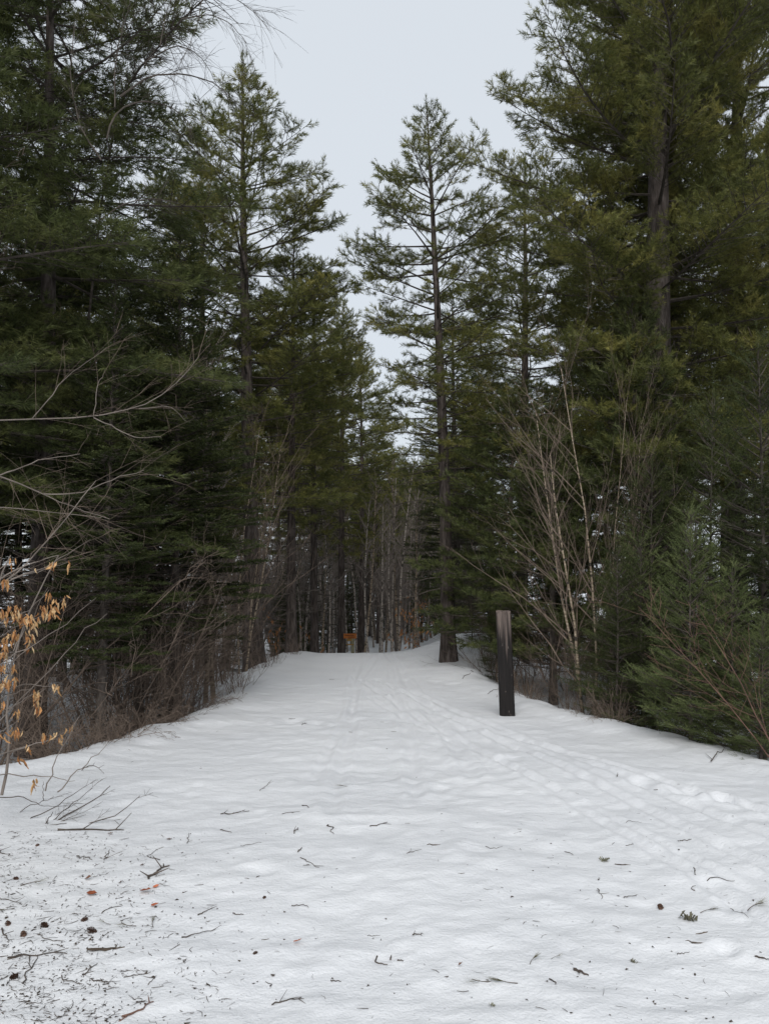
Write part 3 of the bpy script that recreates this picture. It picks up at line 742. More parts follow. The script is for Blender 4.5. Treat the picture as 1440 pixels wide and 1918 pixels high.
# woods to the left and right of the trail
G_LEFT = "conifers deep in the woods left of the trail"
for (x, y, h, sp) in [(-7.5, 13, 11, 'q'), (-6.4, 15.5, 12, 'p'), (-9.5, 15, 13, 'q'), (-8.2, 18, 13, 'p'), (-11.5, 19, 14, 'q'), (-6.8, 20, 12, 'q'), (-9.8, 23, 14, 'p'), (-5.4, 22.5, 12, 'p'),
                      (-13, 26, 15, 'q'), (-8, 28, 14, 'q'), (-6.2, 31, 13, 'p'), (-16, 30, 15, 'p'), (-11, 34, 15, 'q'), (-9, 40, 15, 'p'), (-15, 42, 16, 'q'), (-21, 38, 16, 'p'),
                      (-7.6, 12.2, 4.5, 'f'), (-9.0, 12.5, 6, 'f'), (-5.6, 17.5, 5, 'f'), (-4.6, 20.5, 4, 'f'), (-7.0, 16.5, 6, 'f'), (-10, 20, 6, 'f'), (-12, 16, 7, 'f'), (-4.4, 24.5, 5, 'f'),
                      (-7.5, 25, 6, 'f'), (-12, 30, 7, 'f'), (-6.5, 3, 12, 'q'), (-8, -1, 13, 'p'), (-7, -5, 12, 'q'), (-9, 6, 12, 'p'), (-10, -9, 13, 'p')]:  # last entries: unseen conifers beside and behind camera, added to shade the near snow
    spc = {'f': FIR_FAR, 'p': PINE_FAR_A, 'q': PINE_FAR_B}[sp]
    plant("fir_tree" if sp == 'f' else "pine_tree", spc, x, y, h * (0.8 if y > 7 else 1), "conifer standing deep in the woods left of the trail", "conifer", G_LEFT, rng.uniform(0, 6))
G_RIGHT = "conifers deep in the woods right of the trail"
for (x, y, h, sp) in [(5.2, 18, 13, 'q'), (7.2, 19, 14, 'p'), (9.4, 17, 14, 'q'), (6.2, 23, 13, 'p'), (8.6, 25, 14, 'q'), (11.5, 23, 15, 'p'), (4.8, 27, 12, 'q'), (7, 32, 14, 'p'),
                      (11, 32, 15, 'q'), (15, 29, 15, 'p'), (14, 38, 16, 'q'), (9, 40, 15, 'p'), (20, 38, 16, 'q'),
                      (3.4, 15.6, 4.2, 'f'), (5.4, 13.2, 4.2, 'f'), (6.6, 12.4, 5, 'f'), (4.4, 18.4, 5, 'f'), (7.4, 15.2, 6, 'f'), (8.8, 13.6, 6.5, 'f'), (3.2, 20.5, 4.5, 'f'), (10.5, 16, 7, 'f'), (5.8, 11.2, 3.6, 'f'),
                      (6.4, 10.4, 4.2, 'f'), (7.2, 11.0, 5.0, 'f'), (2.3, 16.8, 2.4, 'f'), (2.6, 24, 4, 'f'), (6.5, 3.5, 12, 'q'), (8, 0, 13, 'p'), (7, -4, 12, 'q'), (9, 6, 12, 'p'), (9.5, -8, 13, 'p')]:  # closing entries stand out of view, added to cut sky light on near snow
    spc = {'f': FIR_FAR, 'p': PINE_FAR_A, 'q': PINE_FAR_B}[sp]
    plant("fir_tree" if sp == 'f' else "pine_tree", spc, x, y, h * (0.8 if y > 7 else 1), "conifer standing deep in the woods right of the trail", "conifer", G_RIGHT, rng.uniform(0, 6))
G_LB = "bare slim trees in the woods left of the trail"
for k in range(26):
    y = rng.uniform(11.5, 26); x = -rng.uniform(3.2, 9.0) - (y - 11) * 0.1
    plant("aspen_tree", rng.choice([ASPEN_FAR, BIRCH_FAR, THICKET_FAR]), x, y, rng.uniform(5, 9.5), "slim bare tree in the woods left of the trail", "bare tree", G_LB, rng.uniform(0, 6), parts=BARE_PARTS)
G_RB = "bare slim trees in the woods right of the trail"
for k in range(14):
    y = rng.uniform(13, 25); x = rng.uniform(3.6, 9.5) + (y - 13) * 0.1
    plant("aspen_tree", rng.choice([ASPEN_FAR, BIRCH_FAR, THICKET_FAR]), x, y, rng.uniform(4, 8), "slim bare tree in the woods right of the trail", "bare tree", G_RB, rng.uniform(0, 6), parts=BARE_PARTS)

for k in range(18):
    y = 26 + 44 * rng.random() ** 1.3; x = rng.uniform(-0.42, 0.5) * y
    plant("fir_tree", FIR_FAR, x, y, rng.uniform(2.5, 5.5), "small dark fir in the undergrowth of the far woods", "fir tree", "small dark firs in the undergrowth of the far woods", rng.uniform(0, 6), wide=rng.uniform(1.1, 1.7))
for k in range(58):
    y = rng.uniform(26.5, 47); x = rng.uniform(-0.22, 0.16) * y
    plant("bare_thicket", THICKET_FAR, x, y, rng.uniform(3.5, 7), "bare brown thicket in the far woods beyond the crest", "thicket", "bare thickets in the far woods beyond the crest", rng.uniform(0, 6), parts=BARE_PARTS, wide=1.3)

# ------------------------------------------------------------------ brush along the banks
G_SL = "bare brown shrubs tangled along the left snow bank"
for k in range(38):
    y = rng.uniform(7.2, 14.5)
    xe = float(np.interp(y, LEFT_Y, LEFT_X))
    x = xe - 0.35 - abs(rng.gauss(0, 1.0))
    if y < 9 and x > -2.8 - 0.0: x -= 0.5
    plant("bare_shrub", rng.choice([SHRUB_A, SHRUB_B, SHRUB_B]), x, y, rng.uniform(1.4, 3.3), "bare brown shrub in the tangle along the left snow bank", "shrub", G_SL, rng.uniform(0, 6), parts=BARE_PARTS, wide=rng.uniform(.9, 1.3))
for k in range(14):
    y = rng.uniform(7.3, 10.5)
    xe = float(np.interp(y, LEFT_Y, LEFT_X))
    plant("bare_shrub", SHRUB_LOW, xe - rng.uniform(0.1, 0.5), y, rng.uniform(0.5, 0.9), "low bare shrub sprawling over the lip of the left snow bank", "shrub", "low bare shrubs over the lip of the left snow bank", rng.uniform(0, 6), parts=BARE_PARTS)
for k in range(10):
    y = rng.uniform(11, 17)
    xe = float(np.interp(y, LEFT_Y, LEFT_X))
    plant("bare_shrub", WEED, xe + rng.uniform(-0.3, 0.35), y, rng.uniform(0.3, 0.7), "dry weed poking through the snow at the trail's far left edge", "weed", "dry weeds at the trail's far left edge", rng.uniform(0, 6), parts=BARE_PARTS, wide=1.3)
for k in range(12):
    y = rng.uniform(7.4, 11.5)
    xe = float(np.interp(y, RIGHT_Y, RIGHT_X))
    plant("bare_shrub", rng.choice([WEED, SHRUB_LOW]), xe + rng.uniform(-0.12, 0.35), y, rng.uniform(0.25, 0.6), "dry stem poking through the lip of the right snow bank", "weed", "dry stems along the lip of the right snow bank", rng.uniform(0, 6), parts=BARE_PARTS)
G_SR = "bare brown shrubs along the right snow bank"
for k in range(22):
    y = rng.uniform(9.6, 15.5)
    xe = float(np.interp(y, RIGHT_Y, RIGHT_X))
    x = xe + 0.5 + abs(rng.gauss(0, 0.8))
    plant("bare_shrub", rng.choice([SHRUB_A, SHRUB_B]), x, y, rng.uniform(0.9, 2.3), "bare brown shrub along the right snow bank", "shrub", G_SR, rng.uniform(0, 6), parts=BARE_PARTS)
for k in range(16):
    y = rng.uniform(11.5, 16.5)
    xe = float(np.interp(y, RIGHT_Y, RIGHT_X))
    plant("bare_shrub", WEED, xe + rng.uniform(-0.15, 0.7), y, rng.uniform(0.3, 0.8), "dry weed in the snow between the wooden post and the open-crowned pine", "weed", "dry weeds between the post and the open-crowned pine", rng.uniform(0, 6), parts=BARE_PARTS)
for (u, Y, va, lb) in [(1478, 6.9, 1060, "red-twigged shrub leaning in from the right edge")]:
    hero("red_shrub", SHRUB_RED, u, 1400, Y, va, lb, "shrub", ua=u - 60, rot=Y, parts=BARE_PARTS, wide=1.3)

# ------------------------------------------------------------------ wooden post
def post_material():
    m, nt, b = mat_base("weathered_post_wood")
    co = coords(nt)
    sep = nt.nodes.new('ShaderNodeSeparateXYZ'); nt.links.new(co, sep.inputs[0])
    grain = noise_node(nt, coords(nt, (30, 30, 1.3)), 1.6, 5, 0.7)
    streak = noise_node(nt, coords(nt, (20, 20, 0.7)), 1.5, 3, 0.6)
    pale = ramp(nt, grain, [(0.3, (0.045, 0.034, 0.030)), (0.5, (0.130, 0.102, 0.090)), (0.7, (0.220, 0.178, 0.156))])
    tar = ramp(nt, grain, [(0.35, (0.006, 0.005, 0.005)), (0.58, (0.014, 0.0115, 0.011)), (0.74, (0.045, 0.034, 0.031))])
    f = nt.nodes.new('ShaderNodeMath'); f.operation = 'MULTIPLY_ADD'; f.inputs[1].default_value = 1.25; 
    nt.links.new(streak, f.inputs[0]); nt.links.new(sep.outputs[2], f.inputs[2])
    k = ramp(nt, f.outputs[0], [(0.0, (0, 0, 0)), (1.0, (1, 1, 1))])
    mr = nt.nodes.new('ShaderNodeMapRange'); mr.inputs[1].default_value = 1.46; mr.inputs[2].default_value = 1.80
    nt.links.new(f.outputs[0], mr.inputs[0])
    c = mixc(nt, mr.outputs[0], tar, pale)
    nick = ramp(nt, noise_node(nt, coords(nt, (30, 30, 14)), 1.0, 2), [(0.70, (0, 0, 0)), (0.74, (1, 1, 1))])
    c = mixc(nt, nick, c, (0.10, 0.085, 0.078))
    nt.links.new(c, b.inputs['Base Color'])
    b.inputs['Roughness'].default_value = 0.75
    b.inputs['Specular IOR Level'].default_value = 0.3
    bump(nt, b, grain, 0.9, 0.012)
    return m

def build_post():
    base = on_ground(950, 1340)
    Y = base.y
    top = at(942.5, 1146, Y)
    h = top.z - base.z
    w = 27.5 / FOC * Y * 0.5
    mb = MB()
    n = 24; zs = np.linspace(-0.4, h, n); a = []
    prof = []
    for (sx, sy) in ((1, 1), (-1, 1), (-1, -1), (1, -1)):
        for q in range(5):
            pass
    m = 7
    ring = []
    for side in range(4):
        for q in range(m):
            t = -1 + 2 * (q + 0.5) / m
            ring.append([(1, t), (-t, 1), (-1, -t), (t, -1)][side])
    ring = np.array(ring, float)
    ring *= (1 / np.maximum(1, (np.abs(ring[:, :1]) ** 8 + np.abs(ring[:, 1:]) ** 8) ** (1 / 8)))
    V = []
    rr = np.random.default_rng(4)
    for z in zs:
        s = w * (1.02 - 0.05 * (z / h))
        jit = 1 + 0.012 * vnoise(np.arange(len(ring)) * 1.7, np.full(len(ring), z * 2.2), 2) + 0.02 * vnoise(np.arange(len(ring)) * 0.9 + 5, np.full(len(ring), z * .4), 3)
        crack = 1 - 0.05 * (np.abs(vnoise(np.arange(len(ring)) * 2.3 + 0.5 * z, np.full(len(ring), z * .25), 12)) > 0.30) - 0.03 * (vnoise(np.arange(len(ring)) * 1.1, np.full(len(ring), z * 1.5), 13) > 0.3)
        p = ring * s * (jit * crack)[:, None]
        V += [(x, y, z) for x, y in p]
    N = len(ring)
    # worn, slightly domed and checked end grain
    tz = h + 0.012
    V = np.array(V)
    V[-N:, 2] += 0.006 * rr.normal(size=N)
    T = []
    for i in range(n - 1):
        for j in range(N):
            j2 = (j + 1) % N
            T += [(i * N + j, i * N + j2, (i + 1) * N + j2), (i * N + j, (i + 1) * N + j2, (i + 1) * N + j)]
    V = np.concatenate([V, V[-N:] * [0.6, 0.6, 1] + [0, 0, 0.007], [[0, 0, tz]]])
    for j in range(N):
        j2 = (j + 1) % N
        T += [((n - 1) * N + j, (n - 1) * N + j2, n * N + j2), ((n - 1) * N + j, n * N + j2, n * N + j), (n * N + j, n * N + j2, (n + 1) * N)]
    mb.add(V, T)
    o = link("wooden_post", mb.mesh("wooden_post", [post_material()], False), None, base)
    o.rotation_euler = (0, math.atan2(top.x - base.x, h), R(-7))
    tag(o, "square dark wooden post with grey weathered top standing in the snow", "post")
build_post()

# ------------------------------------------------------------------ trail sign beyond the crest
def box(mb, cx, cy, cz, sx, sy, sz, mat=0):
    V = np.array([(cx + a * sx / 2, cy + b_ * sy / 2, cz + c * sz / 2) for c in (-1, 1) for b_ in (-1, 1) for a in (-1, 1)])
    T = [(0, 2, 3), (0, 3, 1), (4, 5, 7), (4, 7, 6), (0, 1, 5), (0, 5, 4), (2, 6, 7), (2, 7, 3), (0, 4, 6), (0, 6, 2), (1, 3, 7), (1, 7, 5)]
    mb.add(V, T, mat)

M_SIGN = plain_mat("sign_orange", (0.30, 0.095, 0.022), (0.40, 0.14, 0.032), 6, 0.5)
M_SIGN_EDGE = plain_mat("sign_brown", (0.14, 0.045, 0.014), (0.20, 0.065, 0.02), 6, 0.6)
M_SIGN_YEL = plain_mat("sign_yellow", (0.22, 0.125, 0.028), (0.30, 0.175, 0.04), 6, 0.5)
M_SIGN_POST = plain_mat("sign_post_wood", (0.16, 0.15, 0.10), (0.26, 0.25, 0.17), 9)
def build_sign():
    Y = 23.2; c = at(655.5, 1195, Y); zb = gz(c.x, Y)
    e = bpy.data.objects.new("trail_sign", None); COL.objects.link(e); e.location = (c.x, Y, zb)
    tag(e, "orange-brown trail sign of stacked boards on a pale post beyond the crest", "sign")
    px = Y / FOC
    zz = lambda v: at(655, v, Y).z - zb
    mb = MB(); box(mb, 0.08, 0.045, zz(1190) / 2, 0.10, 0.09, zz(1190)); link("post", mb.mesh("sign_post", [M_SIGN_POST]), e)
    mb = MB(); box(mb, 0, 0, zz(1191.5), 24 * px, 0.04, 9 * px)
    top = link("board", mb.mesh("large_board", [M_SIGN]), e); top["label"] = "large orange-brown upper board"
    mb = MB()
    box(mb, -0.02, -0.026, zz(1190.2), 17 * px, 0.012, 1.5 * px); box(mb, 0.05, -0.026, zz(1193.4), 13 * px, 0.012, 1.0 * px)
    link("lettering_band", mb.mesh("lettering_band", [M_SIGN_EDGE]), top)
    mb = MB(); box(mb, -0.02, -0.003, zz(1199), 9 * px, 0.03, 3.4 * px); o = link("board", mb.mesh("small_board", [M_SIGN_YEL]), e); o["label"] = "small yellow-brown middle board"
    mb = MB(); box(mb, 0.0, -0.003, zz(1207.5), 14 * px, 0.03, 2.0 * px); o = link("board", mb.mesh("narrow_board", [M_SIGN_YEL]), e); o["label"] = "narrow lowest board"
build_sign()

# ------------------------------------------------------------------ beech sapling with dead leaves, at the left edge
M_LEAF_TAN = plain_mat("dry_tan_leaf", (0.36, 0.195, 0.085), (0.56, 0.35, 0.175), 30, 0.6, True)
M_LEAF_RUST = plain_mat("dry_rust_leaf", (0.26, 0.075, 0.038), (0.40, 0.135, 0.07), 40, 0.6, True)
M_LEAF_BROWN = plain_mat("dry_brown_leaf", (0.10, 0.050, 0.034), (0.18, 0.095, 0.06), 40, 0.7, True)
def leaf_mesh(seed, L, W, fold, curl, mat):
    r = np.random.default_rng(seed)
    n = 6
    t = np.linspace(0, 1, n)
    wd = W * np.sin(np.pi * np.clip(t, 0.02, 0.985) ** 0.85) * (1 - 0.25 * t) + 0.0004
    ang = curl * (t ** 1.3) + 0.15 * r.normal()
    x = np.cumsum(np.cos(ang)) * L / n; z = np.cumsum(np.sin(ang)) * L / n
    V, T = [], []
    tw = r.normal(0, 0.5)
    for k in range(n):
        f = fold * (1 + 0.35 * r.normal())
        a = tw * t[k]
        for s in (-1, 0, 1):
            dy = s * wd[k] * math.cos(f); dz = abs(s) * wd[k] * math.sin(f) + 0.002 * r.normal()
            V.append((x[k], dy * math.cos(a) - dz * math.sin(a), z[k] + dy * math.sin(a) + dz * math.cos(a)))
    for k in range(n - 1):
        b_ = k * 3
        T += [(b_, b_ + 3, b_ + 4), (b_, b_ + 4, b_ + 1), (b_ + 1, b_ + 4, b_ + 5), (b_ + 1, b_ + 5, b_ + 2)]
    mb = MB(); mb.add(V, T)
    return mb.mesh("leaf", [mat], True)
def leaf_tint(m):
    nt = m.node_tree; b = nt.nodes['Principled BSDF']
    info = nt.nodes.new('ShaderNodeObjectInfo')
    c = ramp(nt, info.outputs['Random'], [(0.0, (0.27, 0.115, 0.045)), (0.35, (0.46, 0.24, 0.10)), (0.7, (0.52, 0.33, 0.16)), (1.0, (0.62, 0.48, 0.30))])
    f = noise_node(nt, coords(nt), 60, 3)
    nt.links.new(mixc(nt, 1.0, c, ramp(nt, f, [(0.3, (0.65, 0.6, 0.55)), (0.65, (1.1, 1.08, 1.05))]), 'MULTIPLY'), b.inputs['Base Color'])
leaf_tint(M_LEAF_TAN)
LEAVES = [leaf_mesh(60 + k, 0.095, 0.016, 0.85, c, M_LEAF_TAN) for k, c in enumerate((0.5, -0.7, 1.2, -1.3, 0.2, 0.9))]

def px_line(pts, Y0, dY, n=7, rng=None, jit=0.008):
    """a smooth stem through photo pixels at depths Y0..Y0+dY"""
    P = np.array([at(u, v, Y0 + dY * k / max(1, len(pts) - 1)) for k, (u, v) in enumerate(pts)])
    s = np.linspace(0, len(P) - 1, n)
    Q = np.stack([np.interp(s, np.arange(len(P)), P[:, c]) for c in range(3)], -1)
    for _ in range(1):
        Q[1:-1] = 0.25 * Q[:-2] + 0.5 * Q[1:-1] + 0.25 * Q[2:]
    if rng is not None: Q[1:-1] += rng.normal(0, jit, (n - 2, 3))
    return Q

def build_beech():
    r = np.random.default_rng(77)
    b0 = at(-8, 1480, 5.25)
    e = bpy.data.objects.new("beech_sapling", None); COL.objects.link(e); e.location = (b0.x, 5.25, gz(b0.x, 5.25))
    tag(e, "beech sapling holding curled tan dead leaves at the left edge", "beech sapling")
    off = np.array(e.location)
    st, tw = MB(), MB()
    stems = [([(3, 1490), (22, 1410), (10, 1330), (25, 1220), (62, 1130), (110, 1040)], 0.010, 0.2), ([(-6, 1490), (-10, 1380), (-30, 1250), (-20, 1130), (20, 1040)], 0.011, 0.1),
             ([(85, 1482), (100, 1430), (118, 1400), (150, 1340)], 0.0045, 0.25), ([(108, 1484), (140, 1450), (180, 1418), (205, 1385)], 0.0045, 0.3), ([(0, 1452), (60, 1452), (105, 1458), (140, 1463)], 0.004, -0.15)]
    for pts, rad, dy in stems:
        st.tubes(px_line(pts, 5.25, dy, 12, r, 0.006) - off, np.linspace(rad, rad * 0.35, 12), 6)
    lines = [[(-40, 1215), (20, 1180), (75, 1158), (125, 1118)], [(-40, 1190), (10, 1160), (60, 1140), (92, 1105)], [(-40, 1262), (30, 1235), (60, 1205)], [(-30, 1300), (40, 1280), (75, 1285), (110, 1290)],
             [(-30, 1330), (20, 1300), (60, 1290)], [(-20, 1420), (50, 1400), (95, 1385), (132, 1368)], [(-20, 1385), (20, 1360), (40, 1345)], [(-30, 1110), (20, 1085), (80, 1068), (130, 1052)],
             [(-30, 1080), (10, 1060), (26, 1050)], [(22, 1410), (70, 1390), (120, 1385)], [(10, 1330), (50, 1310), (85, 1290)], [(25, 1220), (50, 1170), (90, 1100)], [(0, 1245), (40, 1220), (100, 1185), (180, 1120)],
             [(0, 1350), (90, 1260), (150, 1190), (200, 1150)]]
    for q, pts in enumerate(lines):
        tw.tubes(px_line(pts, 5.2 + r.uniform(-.1, .1), r.uniform(-.1, .25), 9, r, 0.006) - off, np.linspace(0.0038, 0.0014, 9), 4)
    link("stem", st.mesh("beech_stems", [M_TWIG_GREY], True), e)
    link("twigs", tw.mesh("beech_twigs", [M_TWIG_GREY]), e)
    clusters = [(25, 1150, 26, 16, 22), (60, 1165, 20, 14, 15), (85, 1150, 14, 16, 14), (105, 1138, 8, 10, 5), (120, 1126, 5, 8, 5), (90, 1118, 5, 12, 3), (28, 1190, 12, 10, 7), (52, 1172, 8, 8, 4),
                (10, 1210, 14, 12, 12), (5, 1228, 12, 8, 6), (52, 1195, 7, 6, 3), (57, 1212, 5, 12, 6), (6, 1255, 9, 10, 6), (25, 1258, 5, 9, 4), (12, 1282, 16, 9, 14), (28, 1280, 5, 10, 3),
                (70, 1305, 12, 8, 10), (72, 1322, 6, 10, 5), (98, 1290, 6, 5, 2), (112, 1293, 3, 5, 2), (8, 1325, 6, 9, 3), (34, 1340, 6, 5, 2), (30, 1375, 14, 6, 8), (5, 1380, 8, 8, 4), (88, 1382, 8, 6, 4), (108, 1384, 8, 8, 4),
                (128, 1368, 8, 4, 2), (100, 1060, 7, 5, 5), (130, 1058, 3, 5, 2), (22, 1055, 6, 6, 2), (8, 1090, 10, 8, 6), (66, 1070, 3, 4, 1), (56, 1405, 5, 5, 2), (65, 1470, 5, 10, 4), (36, 1425, 6, 5, 2)]
    for (u, v, su, sv, n) in clusters:
        for q in range(int(n * 1.3 + 0.5)):
            p = at(u + r.normal(0, su * 0.5), v - 10 + r.normal(0, sv * 0.5), 5.2 + r.normal(0, 0.10))
            o = link("leaf", LEAVES[r.integers(0, len(LEAVES))], e, p - Vector(off))
            o.rotation_euler = (r.uniform(-1.2, 1.2), R(90) + r.normal(-0.05, 0.32), r.uniform(0, 6.28))
            k = r.uniform(0.5, 1.05); o.scale = (k, k * r.uniform(0.8, 1.2), k)
build_beech()

# pale marcescent beeches far down the trail
def far_beech(u, v, Y, H, n, label):
    r = np.random.default_rng(int(u))
    b_ = at(u, v, Y); z = gz(b_.x, Y); h = H
    e = bpy.data.objects.new("beech_sapling", None); COL.objects.link(e); e.location = (b_.x, Y, z)
    tag(e, label, "beech sapling")
    st, lf = MB(), MB()
    P, Rr = [], []
    for q in range(9):
        a = r.uniform(0, 6.28); zz = h * (0.25 + 0.08 * q); L = h * 0.38 * r.uniform(.6, 1.1)
        s = np.linspace(0, 1, 5)[:, None]
        pts = np.array([0, 0, zz]) + np.array([math.cos(a), math.sin(a), 0.35]) * L * s
        P.append(pts); Rr.append(np.linspace(0.010, 0.004, 5))
        m = n // 9
        f = r.uniform(0.2, 1, m)
        pos = np.array([0, 0, zz]) + np.array([math.cos(a), math.sin(a), 0.35]) * L * f[:, None] + r.normal(0, 0.09, (m, 3))
        d = r.normal(0, 0.5, (m, 3)) + [0, 0, -1]
        lf.stamp(np.array([(-0.022, 0, 0.04), (0.022, 0, 0.04), (0, 0.01, 0.10), (0, 0.012, -0.01)]), np.array([(0, 1, 2), (0, 3, 1)]), frames(d, r) * 1.25, pos)
    st.tubes(np.array([[0, 0, -0.2], [0.03, 0, h * .4], [0, 0.05, h]]), np.array([0.018, 0.013, 0.005]), 5)
    st.tubes(np.array(P), np.array(Rr), 3)
    link("stem", st.mesh("far_beech_stems", [M_TWIG_BROWN]), e)
    lv = link("leaves", lf.mesh("far_beech_leaves", [M_LEAF_FAR]), e); lv["kind"] = "stuff"
M_LEAF_FAR = plain_mat("dry_orange_leaf", (0.26, 0.115, 0.045), (0.42, 0.21, 0.09), 9, 0.6)
for (u, v, H, Y, n, lb) in [(772, 1200, 1.9, 24.5, 110, "small beech with orange dead leaves at the trail's end, right of the sign"), (784, 1190, 2.1, 26, 60, "beech sapling with orange leaves just behind the small orange beech"),
                            (520, 1225, 1.3, 19.0, 50, "little beech with orange-brown leaves at the foot of the grey-trunked pine"), (588, 1222, 0.9, 21.5, 30, "tiny beech with a few rusty leaves left of the trail sign")]:
    far_beech(u, v, Y, H, n, lb)

# ------------------------------------------------------------------ cut branch on the snow at the left and long grey boughs
def branch_thing(name, label, cat, lines, Y, mat, r0, off_seed, sprout=0, slen=0.5, droop=0.0, mat2=None):
    r = np.random.default_rng(off_seed)
    P0 = at(*lines[0][0][0], Y)
    o = bpy.data.objects.new(name, None); COL.objects.link(o)
    off = np.array([P0.x, Y, gz(P0.x, Y)]); o.location = off
    tag(o, label, cat)
    A, B = MB(), MB()
    for q, (pts, rad, y0, dy) in enumerate(lines):
        Q = px_line(pts, Y + y0, dy, 12, r, 0.004) - off
        (A if q == 0 else B).tubes(Q, np.linspace(rad, rad * 0.35, 12), 5)
        ln = np.linalg.norm(Q[-1] - Q[0])
        for w in range(int(sprout * ln)):
            f = r.uniform(0.25, 1.0) * 10.99; k = int(f); o1 = Q[k] + (Q[k + 1] - Q[k]) * (f - k)
            tg = Q[k + 1] - Q[k]; tg /= np.linalg.norm(tg) + 1e-9
            d = tg + r.normal(0, 0.55, 3); d /= np.linalg.norm(d)
            L = slen * r.uniform(0.4, 1.2); s = np.linspace(0, 1, 5)[:, None]
            P = o1 + d * L * s + np.array([0, 0, -droop]) * L * s ** 2 + r.normal(0, 0.02 * L, (5, 3)) * s
            B.tubes(P, np.linspace(max(0.0016, rad * .3), 0.0011, 5), 3, 1)
            for z in range(3):
                g = r.integers(1, 4); d2 = d + r.normal(0, 0.6, 3); d2 /= np.linalg.norm(d2); l2 = L * r.uniform(.25, .6)
                B.tubes(P[g] + d2 * l2 * s + np.array([0, 0, -droop]) * l2 * s ** 2, np.linspace(0.0011, 0.0007, 5), 3, 1)
    link("stem", A.mesh(name + "_stem", [mat], True), o)
    if len(lines) > 1: link("twigs", B.mesh(name + "_twigs", [mat, mat2 or mat]), o)
    return o
c2 = lambda pts: [(x / 2.88, 1400 + y / 2.88) for x, y in pts]
branch_thing("fallen_branch", "many-forked cut branch lying on the snow below the tan-leaved beech", "branch", [
    (c2([(20, 560), (200, 450), (400, 345), (520, 275), (595, 208)]), .0065, 0, .1), (c2([(60, 480), (150, 390), (330, 300), (470, 205)]), .005, 0, .15), (c2([(190, 490), (290, 390), (410, 290), (500, 220)]), .0045, 0, .15),
    (c2([(240, 445), (400, 430), (560, 400), (660, 340), (755, 262)]), .0055, -.05, .1), (c2([(0, 410), (150, 400), (330, 385), (480, 300)]), .0045, .05, .1), (c2([(215, 490), (250, 400), (285, 350)]), .006, -.05, .02),
    (c2([(0, 270), (120, 265), (200, 310), (290, 322)]), .004, .2, 0), (c2([(-20, 390), (60, 380), (150, 320), (250, 290), (292, 265)]), .004, .15, .1), (c2([(130, 470), (260, 440), (330, 400), (400, 370)]), .004, -.05, .1),
    (c2([(0, 460), (120, 450), (250, 425), (360, 410)]), .005, -.05, 0), (c2([(260, 500), (258, 430), (250, 380)]), .004, -.05, 0), (c2([(230, 290), (232, 240), (234, 185)]), .003, .2, 0)], 5.35, M_TWIG_DARK, .007, 5, 5, 0.22, 0.0)
branch_thing("bare_bough", "long pale bough sweeping in from the left edge at mid height", "branch", [
    ([(-120, 800), (0, 786), (170, 782), (260, 765), (330, 725), (372, 668)], .0075, 0, .5), ([(175, 782), (215, 800), (255, 822), (302, 818)], .0055, .15, .2), ([(175, 780), (183, 720), (200, 690)], .004, .2, .1), ([(60, 784), (130, 700), (200, 650)], .0045, .1, .2),
    ([(260, 765), (320, 760), (350, 790)], .004, .3, .1)], 6.6, M_TWIG_GREY, .02, 6, 9, 0.5, 0.1, M_TWIG_BROWN)
branch_thing("bare_bough", "pale bough drooping in from the left edge just above the tan leaves", "branch", [
    ([(-120, 860), (0, 890), (80, 925), (140, 950), (205, 972)], .008, 0, .4), ([(80, 925), (150, 925), (215, 895), (270, 880)], .006, .2, .1), ([(0, 890), (80, 860), (150, 850)], .006, .1, .2), ([(-100, 955), (0, 950), (90, 958), (190, 970)], .006, .1, .2)], 6.4, M_TWIG_GREY, .015, 7, 9, 0.5, 0.1, M_TWIG_BROWN)
branch_thing("bare_bough", "slanting pale bough rising from the left edge toward the dark fir", "branch", [
    ([(-120, 1160), (0, 1100), (60, 1045), (110, 990), (180, 900)], .0085, 0, .4), ([(-60, 1120), (40, 1060), (110, 1040)], .007, .05, .1), ([(20, 1085), (90, 1060), (170, 1010)], .005, .1, .1)], 6.0, M_TWIG_GREY, .015, 8, 9, 0.5, 0.0, M_TWIG_BROWN)

branch_thing("bare_tree", "bare grey tree arching over the upper left against the sky", "bare tree", [
    ([(120, 1300), (140, 900), (165, 500), (215, 200), (236, 160), (270, 115), (300, 85), (340, 35), (385, -5), (440, -60)], .020, 3.2, -3.0),
    ([(225, 180), (280, 142), (320, 135), (370, 142), (415, 160), (428, 185)], .011, .25, .2), ([(200, 260), (215, 205), (260, 188), (300, 190), (340, 210), (362, 242)], .010, .2, .2), ([(268, 118), (310, 92), (340, 84), (372, 100), (392, 130)], .008, .25, .1),
    ([(340, 35), (385, 25), (430, 40), (462, 80)], .007, .28, .1), ([(385, -5), (430, -10), (470, 15), (500, 50)], .006, .3, .1), ([(378, 0), (370, 45), (345, 105), (325, 145)], .005, .2, -.1), ([(300, 85), (310, 30), (330, -30)], .006, .25, .1),
    ([(190, 300), (150, 240), (130, 150), (140, 40)], .010, .2, .2), ([(175, 420), (230, 380), (290, 370), (350, 385)], .008, .15, .2), ([(215, 200), (215, 110), (240, 20)], .008, .2, .1)], 7.4, M_LIMB, .03, 9, 20, 0.5, 0.25, M_LIMB)

